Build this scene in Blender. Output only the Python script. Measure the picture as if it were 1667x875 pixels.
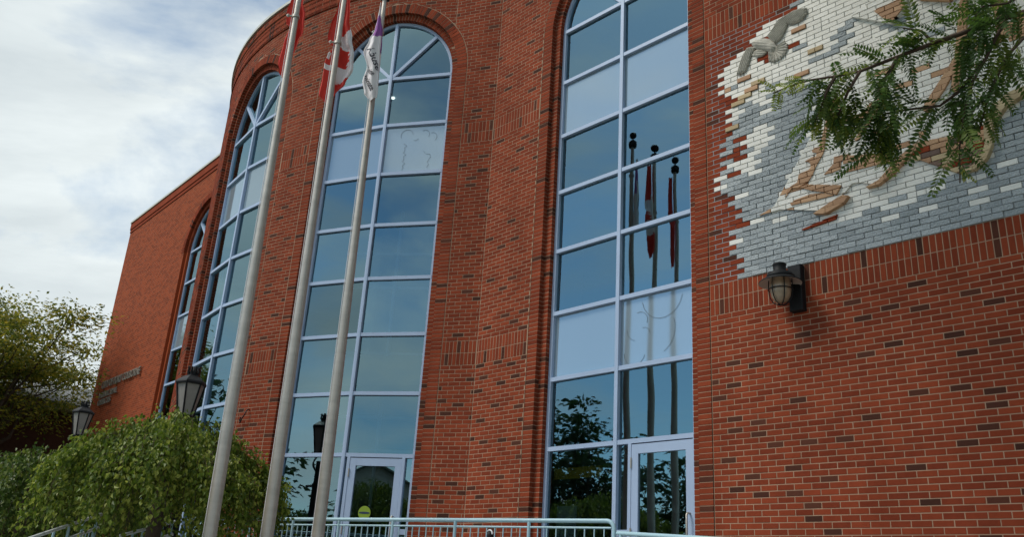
import bpy, bmesh, math, random
from mathutils import Vector, Matrix, noise
random.seed(7)
R = math.radians
for _o in list(bpy.data.objects): bpy.data.objects.remove(_o)
SC = bpy.context.scene
COL = SC.collection
G = 2.4            # height of the entrance datum (brick course 0) above the street ground
H = 0.0667         # one brick course
BL = 0.2           # one brick length with its joint

# ------------------------------------------------------------------ camera
cam_d = bpy.data.cameras.new('camera'); cam = bpy.data.objects.new('camera', cam_d); COL.objects.link(cam)
yaw, pitch, roll = -0.815, 0.360, 0.063
fw = Vector((math.sin(yaw)*math.cos(pitch), math.cos(yaw)*math.cos(pitch), math.sin(pitch)))
rt = Vector((math.cos(yaw), -math.sin(yaw), 0)); up = rt.cross(fw)
rt2 = rt*math.cos(roll) + up*math.sin(roll); up2 = up*math.cos(roll) - rt*math.sin(roll)
CAM = Vector((5.888, -8.855, -0.832 + G))
m = Matrix((rt2, up2, -fw)).transposed().to_4x4(); m.translation = CAM
cam.matrix_world = m
cam_d.sensor_width = 36.0; cam_d.lens = 1428.4/1667*36.0
cam_d.clip_end = 2000; cam_d.clip_start = 0.05
SC.camera = cam

# ------------------------------------------------------------------ sky, sun, exposure
SUN_AZ = (-0.55, -0.835)            # horizontal direction towards the veiled sun
SUN_EL = R(52)
w = bpy.data.worlds.new('World'); SC.world = w; w.use_nodes = True
nt = w.node_tree; nt.nodes.clear()
def N(nt, t, **k):
    n = nt.nodes.new(t)
    for a, b in k.items():
        if a == 'i':
            for q, v in b.items(): n.inputs[q].default_value = v
        else: setattr(n, a, b)
    return n
sky = N(nt, 'ShaderNodeTexSky', sky_type='NISHITA', sun_disc=False, sun_elevation=SUN_EL,
        sun_rotation=math.atan2(SUN_AZ[0], SUN_AZ[1]), air_density=1.0, dust_density=0.6, ozone_density=1.4)
sks = N(nt, 'ShaderNodeMix', data_type='RGBA', blend_type='MULTIPLY'); sks.inputs[0].default_value = 1
sks.inputs[7].default_value = (0.104, 0.130, 0.135, 1)
tc = N(nt, 'ShaderNodeTexCoord')
mp = N(nt, 'ShaderNodeMapping'); mp.inputs['Scale'].default_value = (1.0, 1.0, 2.4); mp.inputs['Location'].default_value = (3.1, 1.7, 0.4)
n1 = N(nt, 'ShaderNodeTexNoise', i={'Scale': 1.7, 'Detail': 9, 'Roughness': 0.56, 'Distortion': 0.35})
n2 = N(nt, 'ShaderNodeTexNoise', i={'Scale': 1.1, 'Detail': 7, 'Roughness': 0.6, 'Distortion': 0.5})
cr = N(nt, 'ShaderNodeValToRGB'); cr.color_ramp.elements[0].position = 0.37; cr.color_ramp.elements[1].position = 0.53
cr2 = N(nt, 'ShaderNodeValToRGB')
cr2.color_ramp.elements[0].position = 0.33; cr2.color_ramp.elements[0].color = (0.48, 0.555, 0.60, 1)
cr2.color_ramp.elements[1].position = 0.60; cr2.color_ramp.elements[1].color = (0.90, 0.97, 0.975, 1)
mx = N(nt, 'ShaderNodeMix', data_type='RGBA')
bg = N(nt, 'ShaderNodeBackground', i={'Strength': 1.0}); wo = N(nt, 'ShaderNodeOutputWorld')
lk = nt.links.new
lk(tc.outputs['Generated'], mp.inputs['Vector']); lk(mp.outputs[0], n1.inputs['Vector']); lk(mp.outputs[0], n2.inputs['Vector'])
lk(n1.outputs['Fac'], cr.inputs[0]); lk(n2.outputs['Fac'], cr2.inputs[0])
lk(sky.outputs[0], sks.inputs[6])
lk(cr.outputs[0], mx.inputs[0]); lk(sks.outputs[2], mx.inputs[6]); lk(cr2.outputs[0], mx.inputs[7])
lk(mx.outputs[2], bg.inputs['Color']); lk(bg.outputs[0], wo.inputs[0])
sd = bpy.data.lights.new('sun', 'SUN'); sd.energy = 2.8; sd.angle = R(20); sd.color = (1.0, 0.935, 0.83)
so = bpy.data.objects.new('sun', sd); COL.objects.link(so)
sv = Vector((SUN_AZ[0]*math.cos(SUN_EL), SUN_AZ[1]*math.cos(SUN_EL), math.sin(SUN_EL)))
so.rotation_euler = sv.to_track_quat('Z', 'Y').to_euler()
SC.view_settings.view_transform = 'Standard'; SC.view_settings.look = 'None'
SC.view_settings.exposure = 0.0; SC.view_settings.gamma = 1.0

# ------------------------------------------------------------------ materials
MATS = {}
def mat(name, col, rough=0.7, metal=0.0, var=0.0, nscale=8.0, bump=0.0, bscale=60.0, spec=0.4, rnd=False, col2=None, coat=0, stretch=None, weather=0.0):
    m = bpy.data.materials.new(name); m.use_nodes = True; MATS[name] = m
    t = m.node_tree; b = t.nodes['Principled BSDF']; l = t.links.new
    b.inputs['Roughness'].default_value = rough; b.inputs['Metallic'].default_value = metal
    b.inputs['Specular IOR Level'].default_value = spec
    if coat: b.inputs['Coat Weight'].default_value = coat
    geo = N(t, 'ShaderNodeNewGeometry')
    vec = geo.outputs['Position']
    if stretch:
        mpn = N(t, 'ShaderNodeMapping'); mpn.inputs['Scale'].default_value = stretch; l(vec, mpn.inputs[0]); vec = mpn.outputs[0]
    c2 = col2 or tuple(c*(1-var) for c in col)
    if var or col2 or rnd:
        tn = N(t, 'ShaderNodeTexNoise', i={'Scale': nscale, 'Detail': 5, 'Roughness': 0.62}); l(vec, tn.inputs['Vector'])
        f = tn.outputs['Fac']
        if rnd:
            at = N(t, 'ShaderNodeAttribute', attribute_name='rnd'); oi = N(t, 'ShaderNodeObjectInfo')
            a = N(t, 'ShaderNodeMath', operation='ADD'); l(at.outputs['Fac'], a.inputs[0]); l(oi.outputs['Random'], a.inputs[1])
            fr = N(t, 'ShaderNodeMath', operation='FRACT'); l(a.outputs[0], fr.inputs[0])
            mm = N(t, 'ShaderNodeMix', data_type='FLOAT'); mm.inputs[0].default_value = 0.62
            l(f, mm.inputs[2]); l(fr.outputs[0], mm.inputs[3]); f = mm.outputs[0]
        mr = N(t, 'ShaderNodeMapRange'); mr.inputs['From Min'].default_value = 0.2; mr.inputs['From Max'].default_value = 0.8; l(f, mr.inputs[0])
        mi = N(t, 'ShaderNodeMix', data_type='RGBA'); l(mr.outputs[0], mi.inputs[0])
        mi.inputs[6].default_value = (*c2, 1); mi.inputs[7].default_value = (*col, 1); co = mi.outputs[2]
        if weather:      # soot, rain streaks and faint salt bloom
            wm = N(t, 'ShaderNodeMapping'); wm.inputs['Scale'].default_value = (1.0, 1.0, 0.35); l(geo.outputs['Position'], wm.inputs[0])
            wn = N(t, 'ShaderNodeTexNoise', i={'Scale': 1.3, 'Detail': 6, 'Roughness': 0.65}); l(wm.outputs[0], wn.inputs['Vector'])
            wr = N(t, 'ShaderNodeMapRange'); wr.inputs['From Min'].default_value = 0.3; wr.inputs['From Max'].default_value = 0.7
            wr.inputs['To Min'].default_value = 1.0-weather; wr.inputs['To Max'].default_value = 1.0+0.5*weather; l(wn.outputs['Fac'], wr.inputs[0])
            wx = N(t, 'ShaderNodeVectorMath', operation='SCALE'); l(co, wx.inputs[0]); l(wr.outputs[0], wx.inputs['Scale']); co = wx.outputs[0]
        l(co, b.inputs['Base Color'])
    else: b.inputs['Base Color'].default_value = (*col, 1)
    if bump:
        bn = N(t, 'ShaderNodeTexNoise', i={'Scale': bscale, 'Detail': 4, 'Roughness': 0.6}); l(vec, bn.inputs['Vector'])
        bu = N(t, 'ShaderNodeBump', i={'Strength': bump, 'Distance': 0.02}); l(bn.outputs['Fac'], bu.inputs['Height']); l(bu.outputs[0], b.inputs['Normal'])
    return m
mat('brick', (0.288, 0.058, 0.025), 0.88, rnd=True, col2=(0.190, 0.037, 0.0175), nscale=14, bump=0.35, bscale=220, spec=0.08, weather=0.24)
mat('brick_dark', (0.098, 0.034, 0.021), 0.82, rnd=True, col2=(0.056, 0.022, 0.015), nscale=20, bump=0.35, bscale=220, spec=0.1)
mat('mortar', (0.46, 0.30, 0.205), 0.95, var=0.25, nscale=6, bump=0.3, bscale=300, spec=0.1, weather=0.22)
mat('mural_mortar', (0.34, 0.35, 0.355), 0.95, var=0.3, nscale=6, spec=0.1)
mat('mural_mortar_dark', (0.06, 0.07, 0.08), 0.95, var=0.3, nscale=6, spec=0.1)
mat('m_white', (0.80, 0.79, 0.74), 0.55, rnd=True, col2=(0.69, 0.68, 0.63), nscale=9, bump=0.2, bscale=120)
mat('m_grey', (0.45, 0.49, 0.51), 0.9, rnd=True, col2=(0.32, 0.355, 0.375), nscale=60, bump=1.0, bscale=48, spec=0.2)
mat('m_tan', (0.54, 0.33, 0.19), 0.7, rnd=True, col2=(0.38, 0.21, 0.115), nscale=9, bump=0.25, bscale=120)
mat('m_cream', (0.56, 0.44, 0.26), 0.7, rnd=True, col2=(0.44, 0.33, 0.19), nscale=9, bump=0.25, bscale=120)
mat('m_brown', (0.19, 0.115, 0.085), 0.7, rnd=True, col2=(0.11, 0.07, 0.055), nscale=9, bump=0.25, bscale=120)
mat('stone', (0.62, 0.60, 0.53), 0.85, col2=(0.33, 0.315, 0.28), nscale=14, bump=0.5, bscale=70)
mat('frame', (0.41, 0.52, 0.71), 0.42, var=0.12, nscale=3, spec=0.4)
mat('steel', (0.56, 0.52, 0.46), 0.42, metal=0.6, var=0.3, nscale=1.0, stretch=(1, 1, 9), bump=0.06, bscale=300)
mat('rail', (0.40, 0.60, 0.69), 0.4, var=0.15, nscale=5)
mat('handrail', (0.72, 0.76, 0.78), 0.35, var=0.12, nscale=5)
mat('iron', (0.016, 0.017, 0.019), 0.55, var=0.4, nscale=20, bump=0.15, bscale=180, spec=0.22)
mat('lamp_glass', (0.34, 0.315, 0.29), 0.35, var=0.25, nscale=8, spec=0.5)
mat('shade_inside', (0.55, 0.47, 0.42), 0.6, var=0.15)
mat('crack', (0.12, 0.15, 0.17), 0.6)
mat('globe', (0.46, 0.34, 0.22), 0.25, col2=(0.26, 0.20, 0.15), nscale=14, spec=0.6)
mat('coping', (0.62, 0.62, 0.57), 0.5, var=0.12)
mat('concrete', (0.36, 0.35, 0.33), 0.9, var=0.3, nscale=3, bump=0.2, bscale=120)
mat('asphalt', (0.055, 0.055, 0.057), 0.9, var=0.35, nscale=4, bump=0.3, bscale=150)
mat('grass', (0.055, 0.10, 0.026), 0.9, var=0.5, nscale=3, bump=0.5, bscale=90)
mat('bark', (0.10, 0.075, 0.055), 0.9, var=0.5, nscale=12, bump=0.6, bscale=50)
mat('twig', (0.085, 0.052, 0.035), 0.8, var=0.4, nscale=20)
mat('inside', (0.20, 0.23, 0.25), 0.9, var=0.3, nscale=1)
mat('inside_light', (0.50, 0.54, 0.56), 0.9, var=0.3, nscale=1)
mat('beam', (0.80, 0.52, 0.05), 0.6, var=0.2)
mat('letters', (0.30, 0.27, 0.23), 0.45, metal=0.1, var=0.3)
mat('flag_red', (0.74, 0.055, 0.038), 0.75, var=0.18, nscale=6)
mat('flag_white', (0.84, 0.82, 0.84), 0.8, var=0.08, nscale=6)
mat('flag_purple', (0.30, 0.10, 0.38), 0.8, var=0.15, nscale=6)
mat('print', (0.03, 0.03, 0.05), 0.7)
mat('sticker_green', (0.25, 0.36, 0.03), 0.5)
mat('sticker_dark', (0.03, 0.05, 0.08), 0.5)
mat('paper', (0.45, 0.55, 0.58), 0.6, var=0.3, nscale=30)
mat('house_brick', (0.085, 0.045, 0.032), 0.9, var=0.4, nscale=9)
mat('house_pale', (0.55, 0.55, 0.52), 0.8, var=0.15)
mat('soffit', (0.24, 0.23, 0.21), 0.8, var=0.2)
mat('shingle', (0.20, 0.205, 0.20), 0.9, rnd=True, col2=(0.11, 0.115, 0.115), nscale=5, bump=0.3, bscale=40)
mat('dark_glass', (0.02, 0.03, 0.04), 0.08, spec=0.8)

def lit_mat(name, col, st):
    m = bpy.data.materials.new(name); m.use_nodes = True; MATS[name] = m; b = m.node_tree.nodes['Principled BSDF']
    b.inputs['Emission Color'].default_value = (*col, 1); b.inputs['Emission Strength'].default_value = st
lit_mat('pot_light', (1.0, 0.95, 0.85), 2.5)
def leaf_mat(name, c1, c2, c3):
    m = bpy.data.materials.new(name); m.use_nodes = True; MATS[name] = m
    t = m.node_tree; l = t.links.new; b = t.nodes['Principled BSDF']; out = t.nodes['Material Output']
    at = N(t, 'ShaderNodeAttribute', attribute_name='rnd'); oi = N(t, 'ShaderNodeObjectInfo')
    a = N(t, 'ShaderNodeMath', operation='ADD'); l(at.outputs['Fac'], a.inputs[0]); l(oi.outputs['Random'], a.inputs[1])
    fr = N(t, 'ShaderNodeMath', operation='FRACT'); l(a.outputs[0], fr.inputs[0])
    cr = N(t, 'ShaderNodeValToRGB'); e = cr.color_ramp.elements
    e[0].color = (*c1, 1); e[1].color = (*c3, 1); e[1].position = 1.0
    q = cr.color_ramp.elements.new(0.55); q.color = (*c2, 1)
    l(fr.outputs[0], cr.inputs[0]); l(cr.outputs[0], b.inputs['Base Color'])
    b.inputs['Roughness'].default_value = 0.5; b.inputs['Specular IOR Level'].default_value = 0.4
    tr = N(t, 'ShaderNodeBsdfTranslucent'); l(cr.outputs[0], tr.inputs['Color'])
    ms = N(t, 'ShaderNodeMixShader', i={'Fac': 0.42}); l(b.outputs[0], ms.inputs[1]); l(tr.outputs[0], ms.inputs[2]); l(ms.outputs[0], out.inputs['Surface'])
    return m
leaf_mat('leaf_weep', (0.050, 0.092, 0.007), (0.125, 0.190, 0.016), (0.34, 0.375, 0.065))
leaf_mat('leaf_weep2', (0.036, 0.075, 0.010), (0.085, 0.145, 0.018), (0.20, 0.24, 0.045))
leaf_mat('leaf_locust', (0.075, 0.115, 0.016), (0.17, 0.205, 0.026), (0.42, 0.35, 0.04))
leaf_mat('leaf_branch', (0.038, 0.085, 0.018), (0.070, 0.140, 0.024), (0.15, 0.20, 0.028))
leaf_mat('leaf_branch_young', (0.17, 0.24, 0.025), (0.27, 0.33, 0.035), (0.36, 0.38, 0.06))
leaf_mat('leaf_dark', (0.012, 0.030, 0.010), (0.024, 0.055, 0.014), (0.048, 0.090, 0.022))

def glass_mat(name, refl, tint, base=None, blend=0.6):
    """coated window glass: a mirror share that grows at grazing angles over tinted transparency (or an opaque back-painted pane)"""
    m = bpy.data.materials.new(name); m.use_nodes = True; MATS[name] = m
    t = m.node_tree; t.nodes.clear(); l = t.links.new
    out = N(t, 'ShaderNodeOutputMaterial')
    gl = N(t, 'ShaderNodeBsdfGlossy', i={'Roughness': 0.012 if base is None else 0.05, 'Color': (*refl, 1)})
    geo = N(t, 'ShaderNodeNewGeometry')
    bn = N(t, 'ShaderNodeTexNoise', i={'Scale': 0.9, 'Detail': 1}); l(geo.outputs['Position'], bn.inputs['Vector'])
    bu = N(t, 'ShaderNodeBump', i={'Strength': 0.17, 'Distance': 0.02}); l(bn.outputs['Fac'], bu.inputs['Height']); l(bu.outputs[0], gl.inputs['Normal'])
    if base is None:
        tr = N(t, 'ShaderNodeBsdfTransparent', i={'Color': (*tint, 1)})
    else:
        tr = N(t, 'ShaderNodeBsdfDiffuse', i={'Color': (*base, 1)})
    oi = N(t, 'ShaderNodeObjectInfo'); orr = N(t, 'ShaderNodeMapRange'); orr.inputs['To Min'].default_value = 0.80; orr.inputs['To Max'].default_value = 1.10; l(oi.outputs['Random'], orr.inputs[0])
    sc_ = N(t, 'ShaderNodeVectorMath', operation='SCALE'); sc_.inputs[0].default_value = refl; l(orr.outputs[0], sc_.inputs['Scale']); l(sc_.outputs[0], gl.inputs['Color'])
    lw = N(t, 'ShaderNodeLayerWeight', i={'Blend': blend})
    mr = N(t, 'ShaderNodeMapRange'); mr.inputs['To Min'].default_value = 0.125; mr.inputs['To Max'].default_value = 1.0
    l(lw.outputs['Fresnel'], mr.inputs[0])
    ms = N(t, 'ShaderNodeMixShader'); l(mr.outputs[0], ms.inputs[0]); l(tr.outputs[0], ms.inputs[1]); l(gl.outputs[0], ms.inputs[2]); l(ms.outputs[0], out.inputs[0])
    return m
glass_mat('glass', (0.60, 0.90, 0.99), (0.60, 0.75, 0.78))
glass_mat('glass_spandrel', (0.75, 0.9, 1.0), None, base=(0.24, 0.31, 0.36))

def brick_wall_mat():
    m = bpy.data.materials.new('far_brick'); m.use_nodes = True; MATS['far_brick'] = m
    t = m.node_tree; l = t.links.new; b = t.nodes['Principled BSDF']; b.inputs['Roughness'].default_value = 0.9; b.inputs['Specular IOR Level'].default_value = 0.08
    uv = N(t, 'ShaderNodeUVMap', uv_map='uv')
    bt = N(t, 'ShaderNodeTexBrick', offset=0.5, squash=1.0)
    for k, v in {'Scale': 1.0, 'Mortar Size': 0.0042, 'Mortar Smooth': 0.1, 'Bias': -0.25, 'Brick Width': BL, 'Row Height': H}.items(): bt.inputs[k].default_value = v
    bt.inputs['Color1'].default_value = (0.31, 0.064, 0.023, 1); bt.inputs['Color2'].default_value = (0.16, 0.034, 0.015, 1); bt.inputs['Mortar'].default_value = (0.31, 0.155, 0.10, 1)
    l(uv.outputs[0], bt.inputs['Vector']); l(bt.outputs['Color'], b.inputs['Base Color'])
    bu = N(t, 'ShaderNodeBump', i={'Strength': 0.7, 'Distance': 0.006}); bu.invert = True
    l(bt.outputs['Fac'], bu.inputs['Height']); l(bu.outputs[0], b.inputs['Normal'])
brick_wall_mat()

# ------------------------------------------------------------------ helpers
class MB:
    def __init__(s): s.v = []; s.f = []; s.m = []; s.r = []; s.uv = None; s.sm = []
    def add(s, vs, fs, mi=0, rnd=0.0, smooth=False):
        o = len(s.v); s.v.extend([tuple(x) for x in vs])
        for f in fs: s.f.append([i+o for i in f]); s.m.append(mi); s.r.append(rnd); s.sm.append(smooth)
    def quad(s, a, b, c, d, mi=0, rnd=0.0): s.add([a, b, c, d], [(0, 1, 2, 3)], mi, rnd)
    def box(s, c, size, mx=None, mi=0, rnd=0.0):
        x, y, z = size[0]/2, size[1]/2, size[2]/2
        vs = [Vector((a*x, b*y, d*z)) for a in (-1, 1) for b in (-1, 1) for d in (-1, 1)]
        if mx is not None: vs = [mx @ q for q in vs]
        vs = [q + Vector(c) for q in vs]
        s.add(vs, [(0, 1, 3, 2), (4, 6, 7, 5), (0, 4, 5, 1), (2, 3, 7, 6), (0, 2, 6, 4), (1, 5, 7, 3)], mi, rnd)
    def prism(s, poly, mapf, d0, d1, mi=0, rnd=0.0, ch=0.0):
        """poly in (s,z), counter-clockwise seen from outside; front at depth d0, back at d1"""
        n = len(poly); cx = sum(p[0] for p in poly)/n; cz = sum(p[1] for p in poly)/n
        fr = []
        for p in poly:
            dx, dz = cx-p[0], cz-p[1]
            fr.append((p[0]+(math.copysign(min(ch, abs(dx)), dx)), p[1]+math.copysign(min(ch, abs(dz)), dz)))
        vs = [mapf(p[0], p[1], d0) for p in fr]
        if ch: vs += [mapf(p[0], p[1], d0-ch) for p in poly]; k = 2
        else: k = 1
        vs += [mapf(p[0], p[1], d1) for p in poly]
        fs = [tuple(range(n))]
        for lv in range(k):
            for i in range(n):
                j = (i+1) % n; fs.append((lv*n+j, lv*n+i, (lv+1)*n+i, (lv+1)*n+j))
        s.add(vs, fs, mi, rnd)
    def tube(s, pts, rad, n=8, mi=0, cap=True, smooth=True, rnd=0.0):
        pts = [Vector(p) for p in pts]
        if not isinstance(rad, (list, tuple)): rad = [rad]*len(pts)
        rings = []; prev = None
        for i, p in enumerate(pts):
            t = (pts[min(i+1, len(pts)-1)] - pts[max(i-1, 0)]).normalized()
            a = prev if prev is not None else (Vector((0, 0, 1)) if abs(t.z) < 0.9 else Vector((1, 0, 0)))
            u = (a - t*a.dot(t))
            if u.length < 1e-5: u = t.orthogonal()
            u.normalize(); vv = t.cross(u); prev = u
            rings.append([p + (u*math.cos(2*math.pi*k/n) + vv*math.sin(2*math.pi*k/n))*rad[i] for k in range(n)])
        o = len(s.v)
        vs = [q for r in rings for q in r]; fs = []
        for i in range(len(pts)-1):
            for k in range(n):
                j = (k+1) % n; fs.append((i*n+k, i*n+j, (i+1)*n+j, (i+1)*n+k))
        s.add(vs, fs, mi, rnd, smooth)
        if cap:
            s.add(rings[0], [tuple(range(n-1, -1, -1))], mi, rnd); s.add(rings[-1], [tuple(range(n))], mi, rnd)
    def lathe(s, prof, c, n=20, mi=0, smooth=True, ang0=0.0):
        vs = []; c = Vector(c)
        for r, z in prof:
            for k in range(n):
                a = 2*math.pi*k/n+ang0; vs.append(c+Vector((r*math.cos(a), r*math.sin(a), z)))
        fs = []
        for i in range(len(prof)-1):
            for k in range(n):
                j = (k+1) % n; fs.append((i*n+k, i*n+j, (i+1)*n+j, (i+1)*n+k))
        s.add(vs, fs, mi, 0.0, smooth)
    def build(s, name, mats, parent=None, loc=None):
        me = bpy.data.meshes.new(name)
        vs = s.v if loc is None else [tuple(Vector(q)-Vector(loc)) for q in s.v]
        me.from_pydata(vs, [], s.f)
        for q in (mats if isinstance(mats, (list, tuple)) else [mats]): me.materials.append(MATS[q])
        me.polygons.foreach_set('material_index', s.m); me.polygons.foreach_set('use_smooth', s.sm)
        a = me.attributes.new('rnd', 'FLOAT', 'FACE'); a.data.foreach_set('value', s.r)
        if s.uv:
            u = me.uv_layers.new(name='uv'); u.data.foreach_set('uv', [c for q in s.uv for c in q])
        me.update()
        return link(name, me, parent, loc)
def link(name, me, parent=None, loc=None):
    o = bpy.data.objects.new(name, me); COL.objects.link(o)
    if loc is not None: o.location = loc
    if parent is not None:
        o.parent = parent
        o.matrix_parent_inverse = wmat(parent).inverted()
    return o
def wmat(o):
    mw = Matrix.LocRotScale(o.location, o.rotation_euler, o.scale)
    if o.parent is not None: mw = wmat(o.parent) @ o.matrix_parent_inverse @ mw
    return mw
def tag(o, label=None, cat=None, group=None, kind=None):
    if label: o['label'] = label
    if cat: o['category'] = cat
    if group: o['group'] = group
    if kind: o['kind'] = kind
    return o
def thing(name, loc, label, cat, group=None):
    o = bpy.data.objects.new(name, None); COL.objects.link(o); o.location = loc; o.empty_display_size = 0.2
    return tag(o, label, cat, group)
def copy_tree(o, parent=None):
    c = o.copy(); COL.objects.link(c)
    if parent is not None: c.parent = parent
    for ch in list(o.children): copy_tree(ch, c)
    return c
def text_mesh(body, size=1.0, shear=0.0, extrude=0.0, bold=0.0):
    cu = bpy.data.curves.new('t', 'FONT'); cu.body = body; cu.size = size; cu.shear = shear; cu.extrude = extrude; cu.offset = bold
    o = bpy.data.objects.new('t', cu); COL.objects.link(o)
    dg = bpy.context.evaluated_depsgraph_get(); me = bpy.data.meshes.new_from_object(o.evaluated_get(dg))
    bpy.data.objects.remove(o)
    return [tuple(v.co) for v in me.vertices], [tuple(p.vertices) for p in me.polygons]

# ------------------------------------------------------------------ measured shapes on the mural wall (metres along the wall, metres above course 0)
MUR_EDGE=[(0.434, 3.108), (0.428, 3.436), (0.557, 3.861), (0.422, 4.07), (0.351, 4.396), (0.335, 5.123), (0.336, 5.828), (0.611, 6.125), (0.942, 6.312), (1.188, 6.406), (1.521, 6.461)]
MUR=[('sea', 0, 'grey', [(0.374, 5.155), (0.485, 5.159), (0.721, 5.363), (0.981, 5.225), (1.135, 5.362), (1.371, 5.354), (1.81, 5.26), (1.661, 4.806), (1.586, 4.624), (1.39, 4.299), (1.054, 3.802), (0.909, 3.704), (1.114, 3.704), (1.695, 3.634), (1.562, 3.345), (2.075, 3.381), (2.569, 3.564), (2.894, 3.581), (3.139, 3.553), (3.377, 3.541), (3.466, 3.694), (3.56, 3.98), (3.845, 4.192), (4.37, 4.329), (4.15, 2.849), (0.369, 2.962)]), ('cloud', 0, 'grey', [(1.923, 5.736), (2.123, 5.998), (2.446, 6.034), (2.601, 6.113), (2.908, 5.955), (2.622, 5.945), (2.249, 5.937), (2.146, 5.704), (2.14, 5.619), (1.87, 5.54), (1.549, 5.565), (1.36, 5.448), (1.468, 5.582), (1.836, 5.616)]), ('shade', 0, 'grey', [(2.843, 5.799), (2.844, 5.521), (2.618, 5.518), (2.598, 5.681), (2.774, 5.664)]), ('shade', 0, 'grey', [(3.453, 5.349), (3.594, 5.32), (3.547, 4.836), (3.383, 4.755)]), ('glint', 0, 'white', [(0.467, 4.606), (0.651, 4.739), (0.762, 4.833), (0.907, 4.958), (1.079, 4.938), (1.041, 4.69), (0.89, 4.569), (0.851, 4.281), (0.739, 4.274), (0.685, 4.464), (0.549, 4.377)]), ('wave', 0, 'white', [(1.971, 3.41), (2.23, 3.562), (2.573, 3.6), (3.051, 3.589), (2.764, 3.549), (2.362, 3.5), (2.111, 3.386)]), ('wave', 0, 'white', [(2.127, 3.337), (2.423, 3.431), (2.692, 3.483), (3.039, 3.478), (2.75, 3.422), (2.452, 3.379)]), ('sail', 1, 'white', [(1.783, 5.099), (1.658, 4.765), (1.582, 4.566), (1.389, 4.275), (1.053, 3.786), (0.851, 3.72), (1.132, 3.723), (1.652, 3.56), (1.897, 3.66), (2.023, 3.792), (2.108, 3.781), (2.311, 3.688), (2.438, 3.739), (2.51, 3.927), (2.644, 3.988), (2.821, 4.1), (3.111, 4.408), (3.282, 4.798), (2.917, 5.036), (2.408, 5.599), (2.148, 5.633)]), ('stripe', 2, 'tan', [(1.86, 4.951), (1.965, 4.948), (1.967, 4.738), (1.802, 4.629), (1.762, 4.445), (1.736, 4.314), (1.705, 4.25), (1.666, 4.198), (1.617, 4.131), (1.567, 4.036), (1.519, 3.978), (1.436, 3.948), (1.381, 3.928), (1.301, 3.948), (1.213, 3.857), (1.256, 3.966), (1.377, 4.003), (1.401, 4.107), (1.519, 4.116), (1.556, 4.142), (1.552, 4.208), (1.491, 4.247), (1.583, 4.273), (1.635, 4.264), (1.638, 4.31), (1.587, 4.337), (1.59, 4.383), (1.678, 4.372), (1.712, 4.473), (1.79, 4.71)]), ('flap', 3, 'tan', [(1.408, 3.929), (1.515, 3.927), (1.911, 3.798), (1.845, 3.698), (1.706, 3.771), (1.528, 3.85)]), ('stripe', 2, 'tan', [(1.263, 3.778), (1.525, 3.802), (1.705, 3.768), (1.82, 3.705), (1.615, 3.712), (1.279, 3.728)]), ('stripe', 2, 'tan', [(1.713, 3.999), (1.832, 4.097), (1.847, 4.184), (1.974, 4.178), (2.04, 4.156), (1.926, 4.103), (1.911, 4.008), (1.808, 3.996)]), ('stripe', 2, 'tan', [(1.954, 4.134), (2.038, 4.138), (2.28, 4.083), (2.427, 4.034), (2.506, 3.963), (2.51, 3.927), (2.438, 3.899), (2.361, 3.924), (2.105, 3.937), (1.94, 3.945), (2.094, 4.011), (2.243, 4.034), (2.065, 4.057), (1.948, 4.059)]), ('stripe', 2, 'tan', [(2.428, 4.838), (2.49, 4.813), (2.444, 4.665), (2.333, 4.506), (2.224, 4.382), (2.134, 4.287), (2.103, 4.316), (2.159, 4.387), (2.268, 4.512), (2.236, 4.616), (2.303, 4.72), (2.401, 4.719)]), ('topsail', 3, 'white', [(2.184, 5.977), (2.665, 5.64), (2.843, 5.799), (2.865, 6.011), (2.601, 6.113)]), ('stripe', 4, 'tan', [(2.473, 5.915), (2.569, 5.763), (2.666, 5.648), (2.837, 5.802), (2.799, 5.924), (2.655, 5.911)]), ('gaff', 3, 'tan', [(2.876, 5.988), (3.388, 5.723), (3.312, 5.63), (2.997, 5.807)]), ('sail', 1, 'white', [(3.488, 5.213), (3.995, 5.315), (4.42, 5.4), (4.299, 4.572), (3.882, 4.466), (3.605, 4.435), (3.442, 4.577)]), ('stripe', 2, 'tan', [(3.697, 5.507), (3.812, 5.503), (3.805, 4.985), (3.709, 4.878)]), ('stern', 2, 'tan', [(3.814, 5.096), (4.105, 5.152), (4.069, 4.884), (3.808, 4.87)]), ('mast', 3, 'tan', [(3.425, 5.704), (3.497, 5.666), (3.415, 5.129), (3.318, 4.783), (3.249, 4.506), (3.194, 4.527), (3.325, 5.171)]), ('boom', 3, 'tan', [(3.27, 4.913), (3.076, 4.668), (2.874, 4.424), (2.925, 4.351), (3.136, 4.574), (3.304, 4.827)]), ('hull', 2, 'hull', [(2.589, 3.901), (2.815, 4.049), (3.19, 3.991), (3.464, 4.015), (3.529, 3.919), (3.433, 3.62), (3.29, 3.555), (3.169, 3.544), (2.793, 3.833)]), ('bowsprit', 4, 'tan', [(1.56, 3.534), (1.763, 3.615), (1.918, 3.667), (1.99, 3.637), (1.927, 3.568), (1.703, 3.494)]), ('bowsprit', 4, 'tan', [(2.197, 3.68), (2.343, 3.721), (2.428, 3.798), (2.53, 3.886), (2.676, 3.975), (2.803, 4.035), (2.826, 3.975), (2.668, 3.892), (2.486, 3.745), (2.339, 3.671), (2.212, 3.672)]), ('keel', 1, 'red', [(1.382, 3.393), (1.606, 3.434), (1.83, 3.464), (1.805, 3.41), (1.412, 3.377)]), ('gunwale', 5, 'cream', [(3.181, 3.547), (3.372, 3.598), (3.446, 3.771), (3.464, 4.015), (3.586, 4.186), (3.731, 4.274), (3.829, 4.285), (3.987, 4.292), (3.976, 4.211), (3.845, 4.192), (3.683, 4.127), (3.546, 3.963), (3.513, 3.748), (3.445, 3.616), (3.317, 3.532)])]
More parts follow.
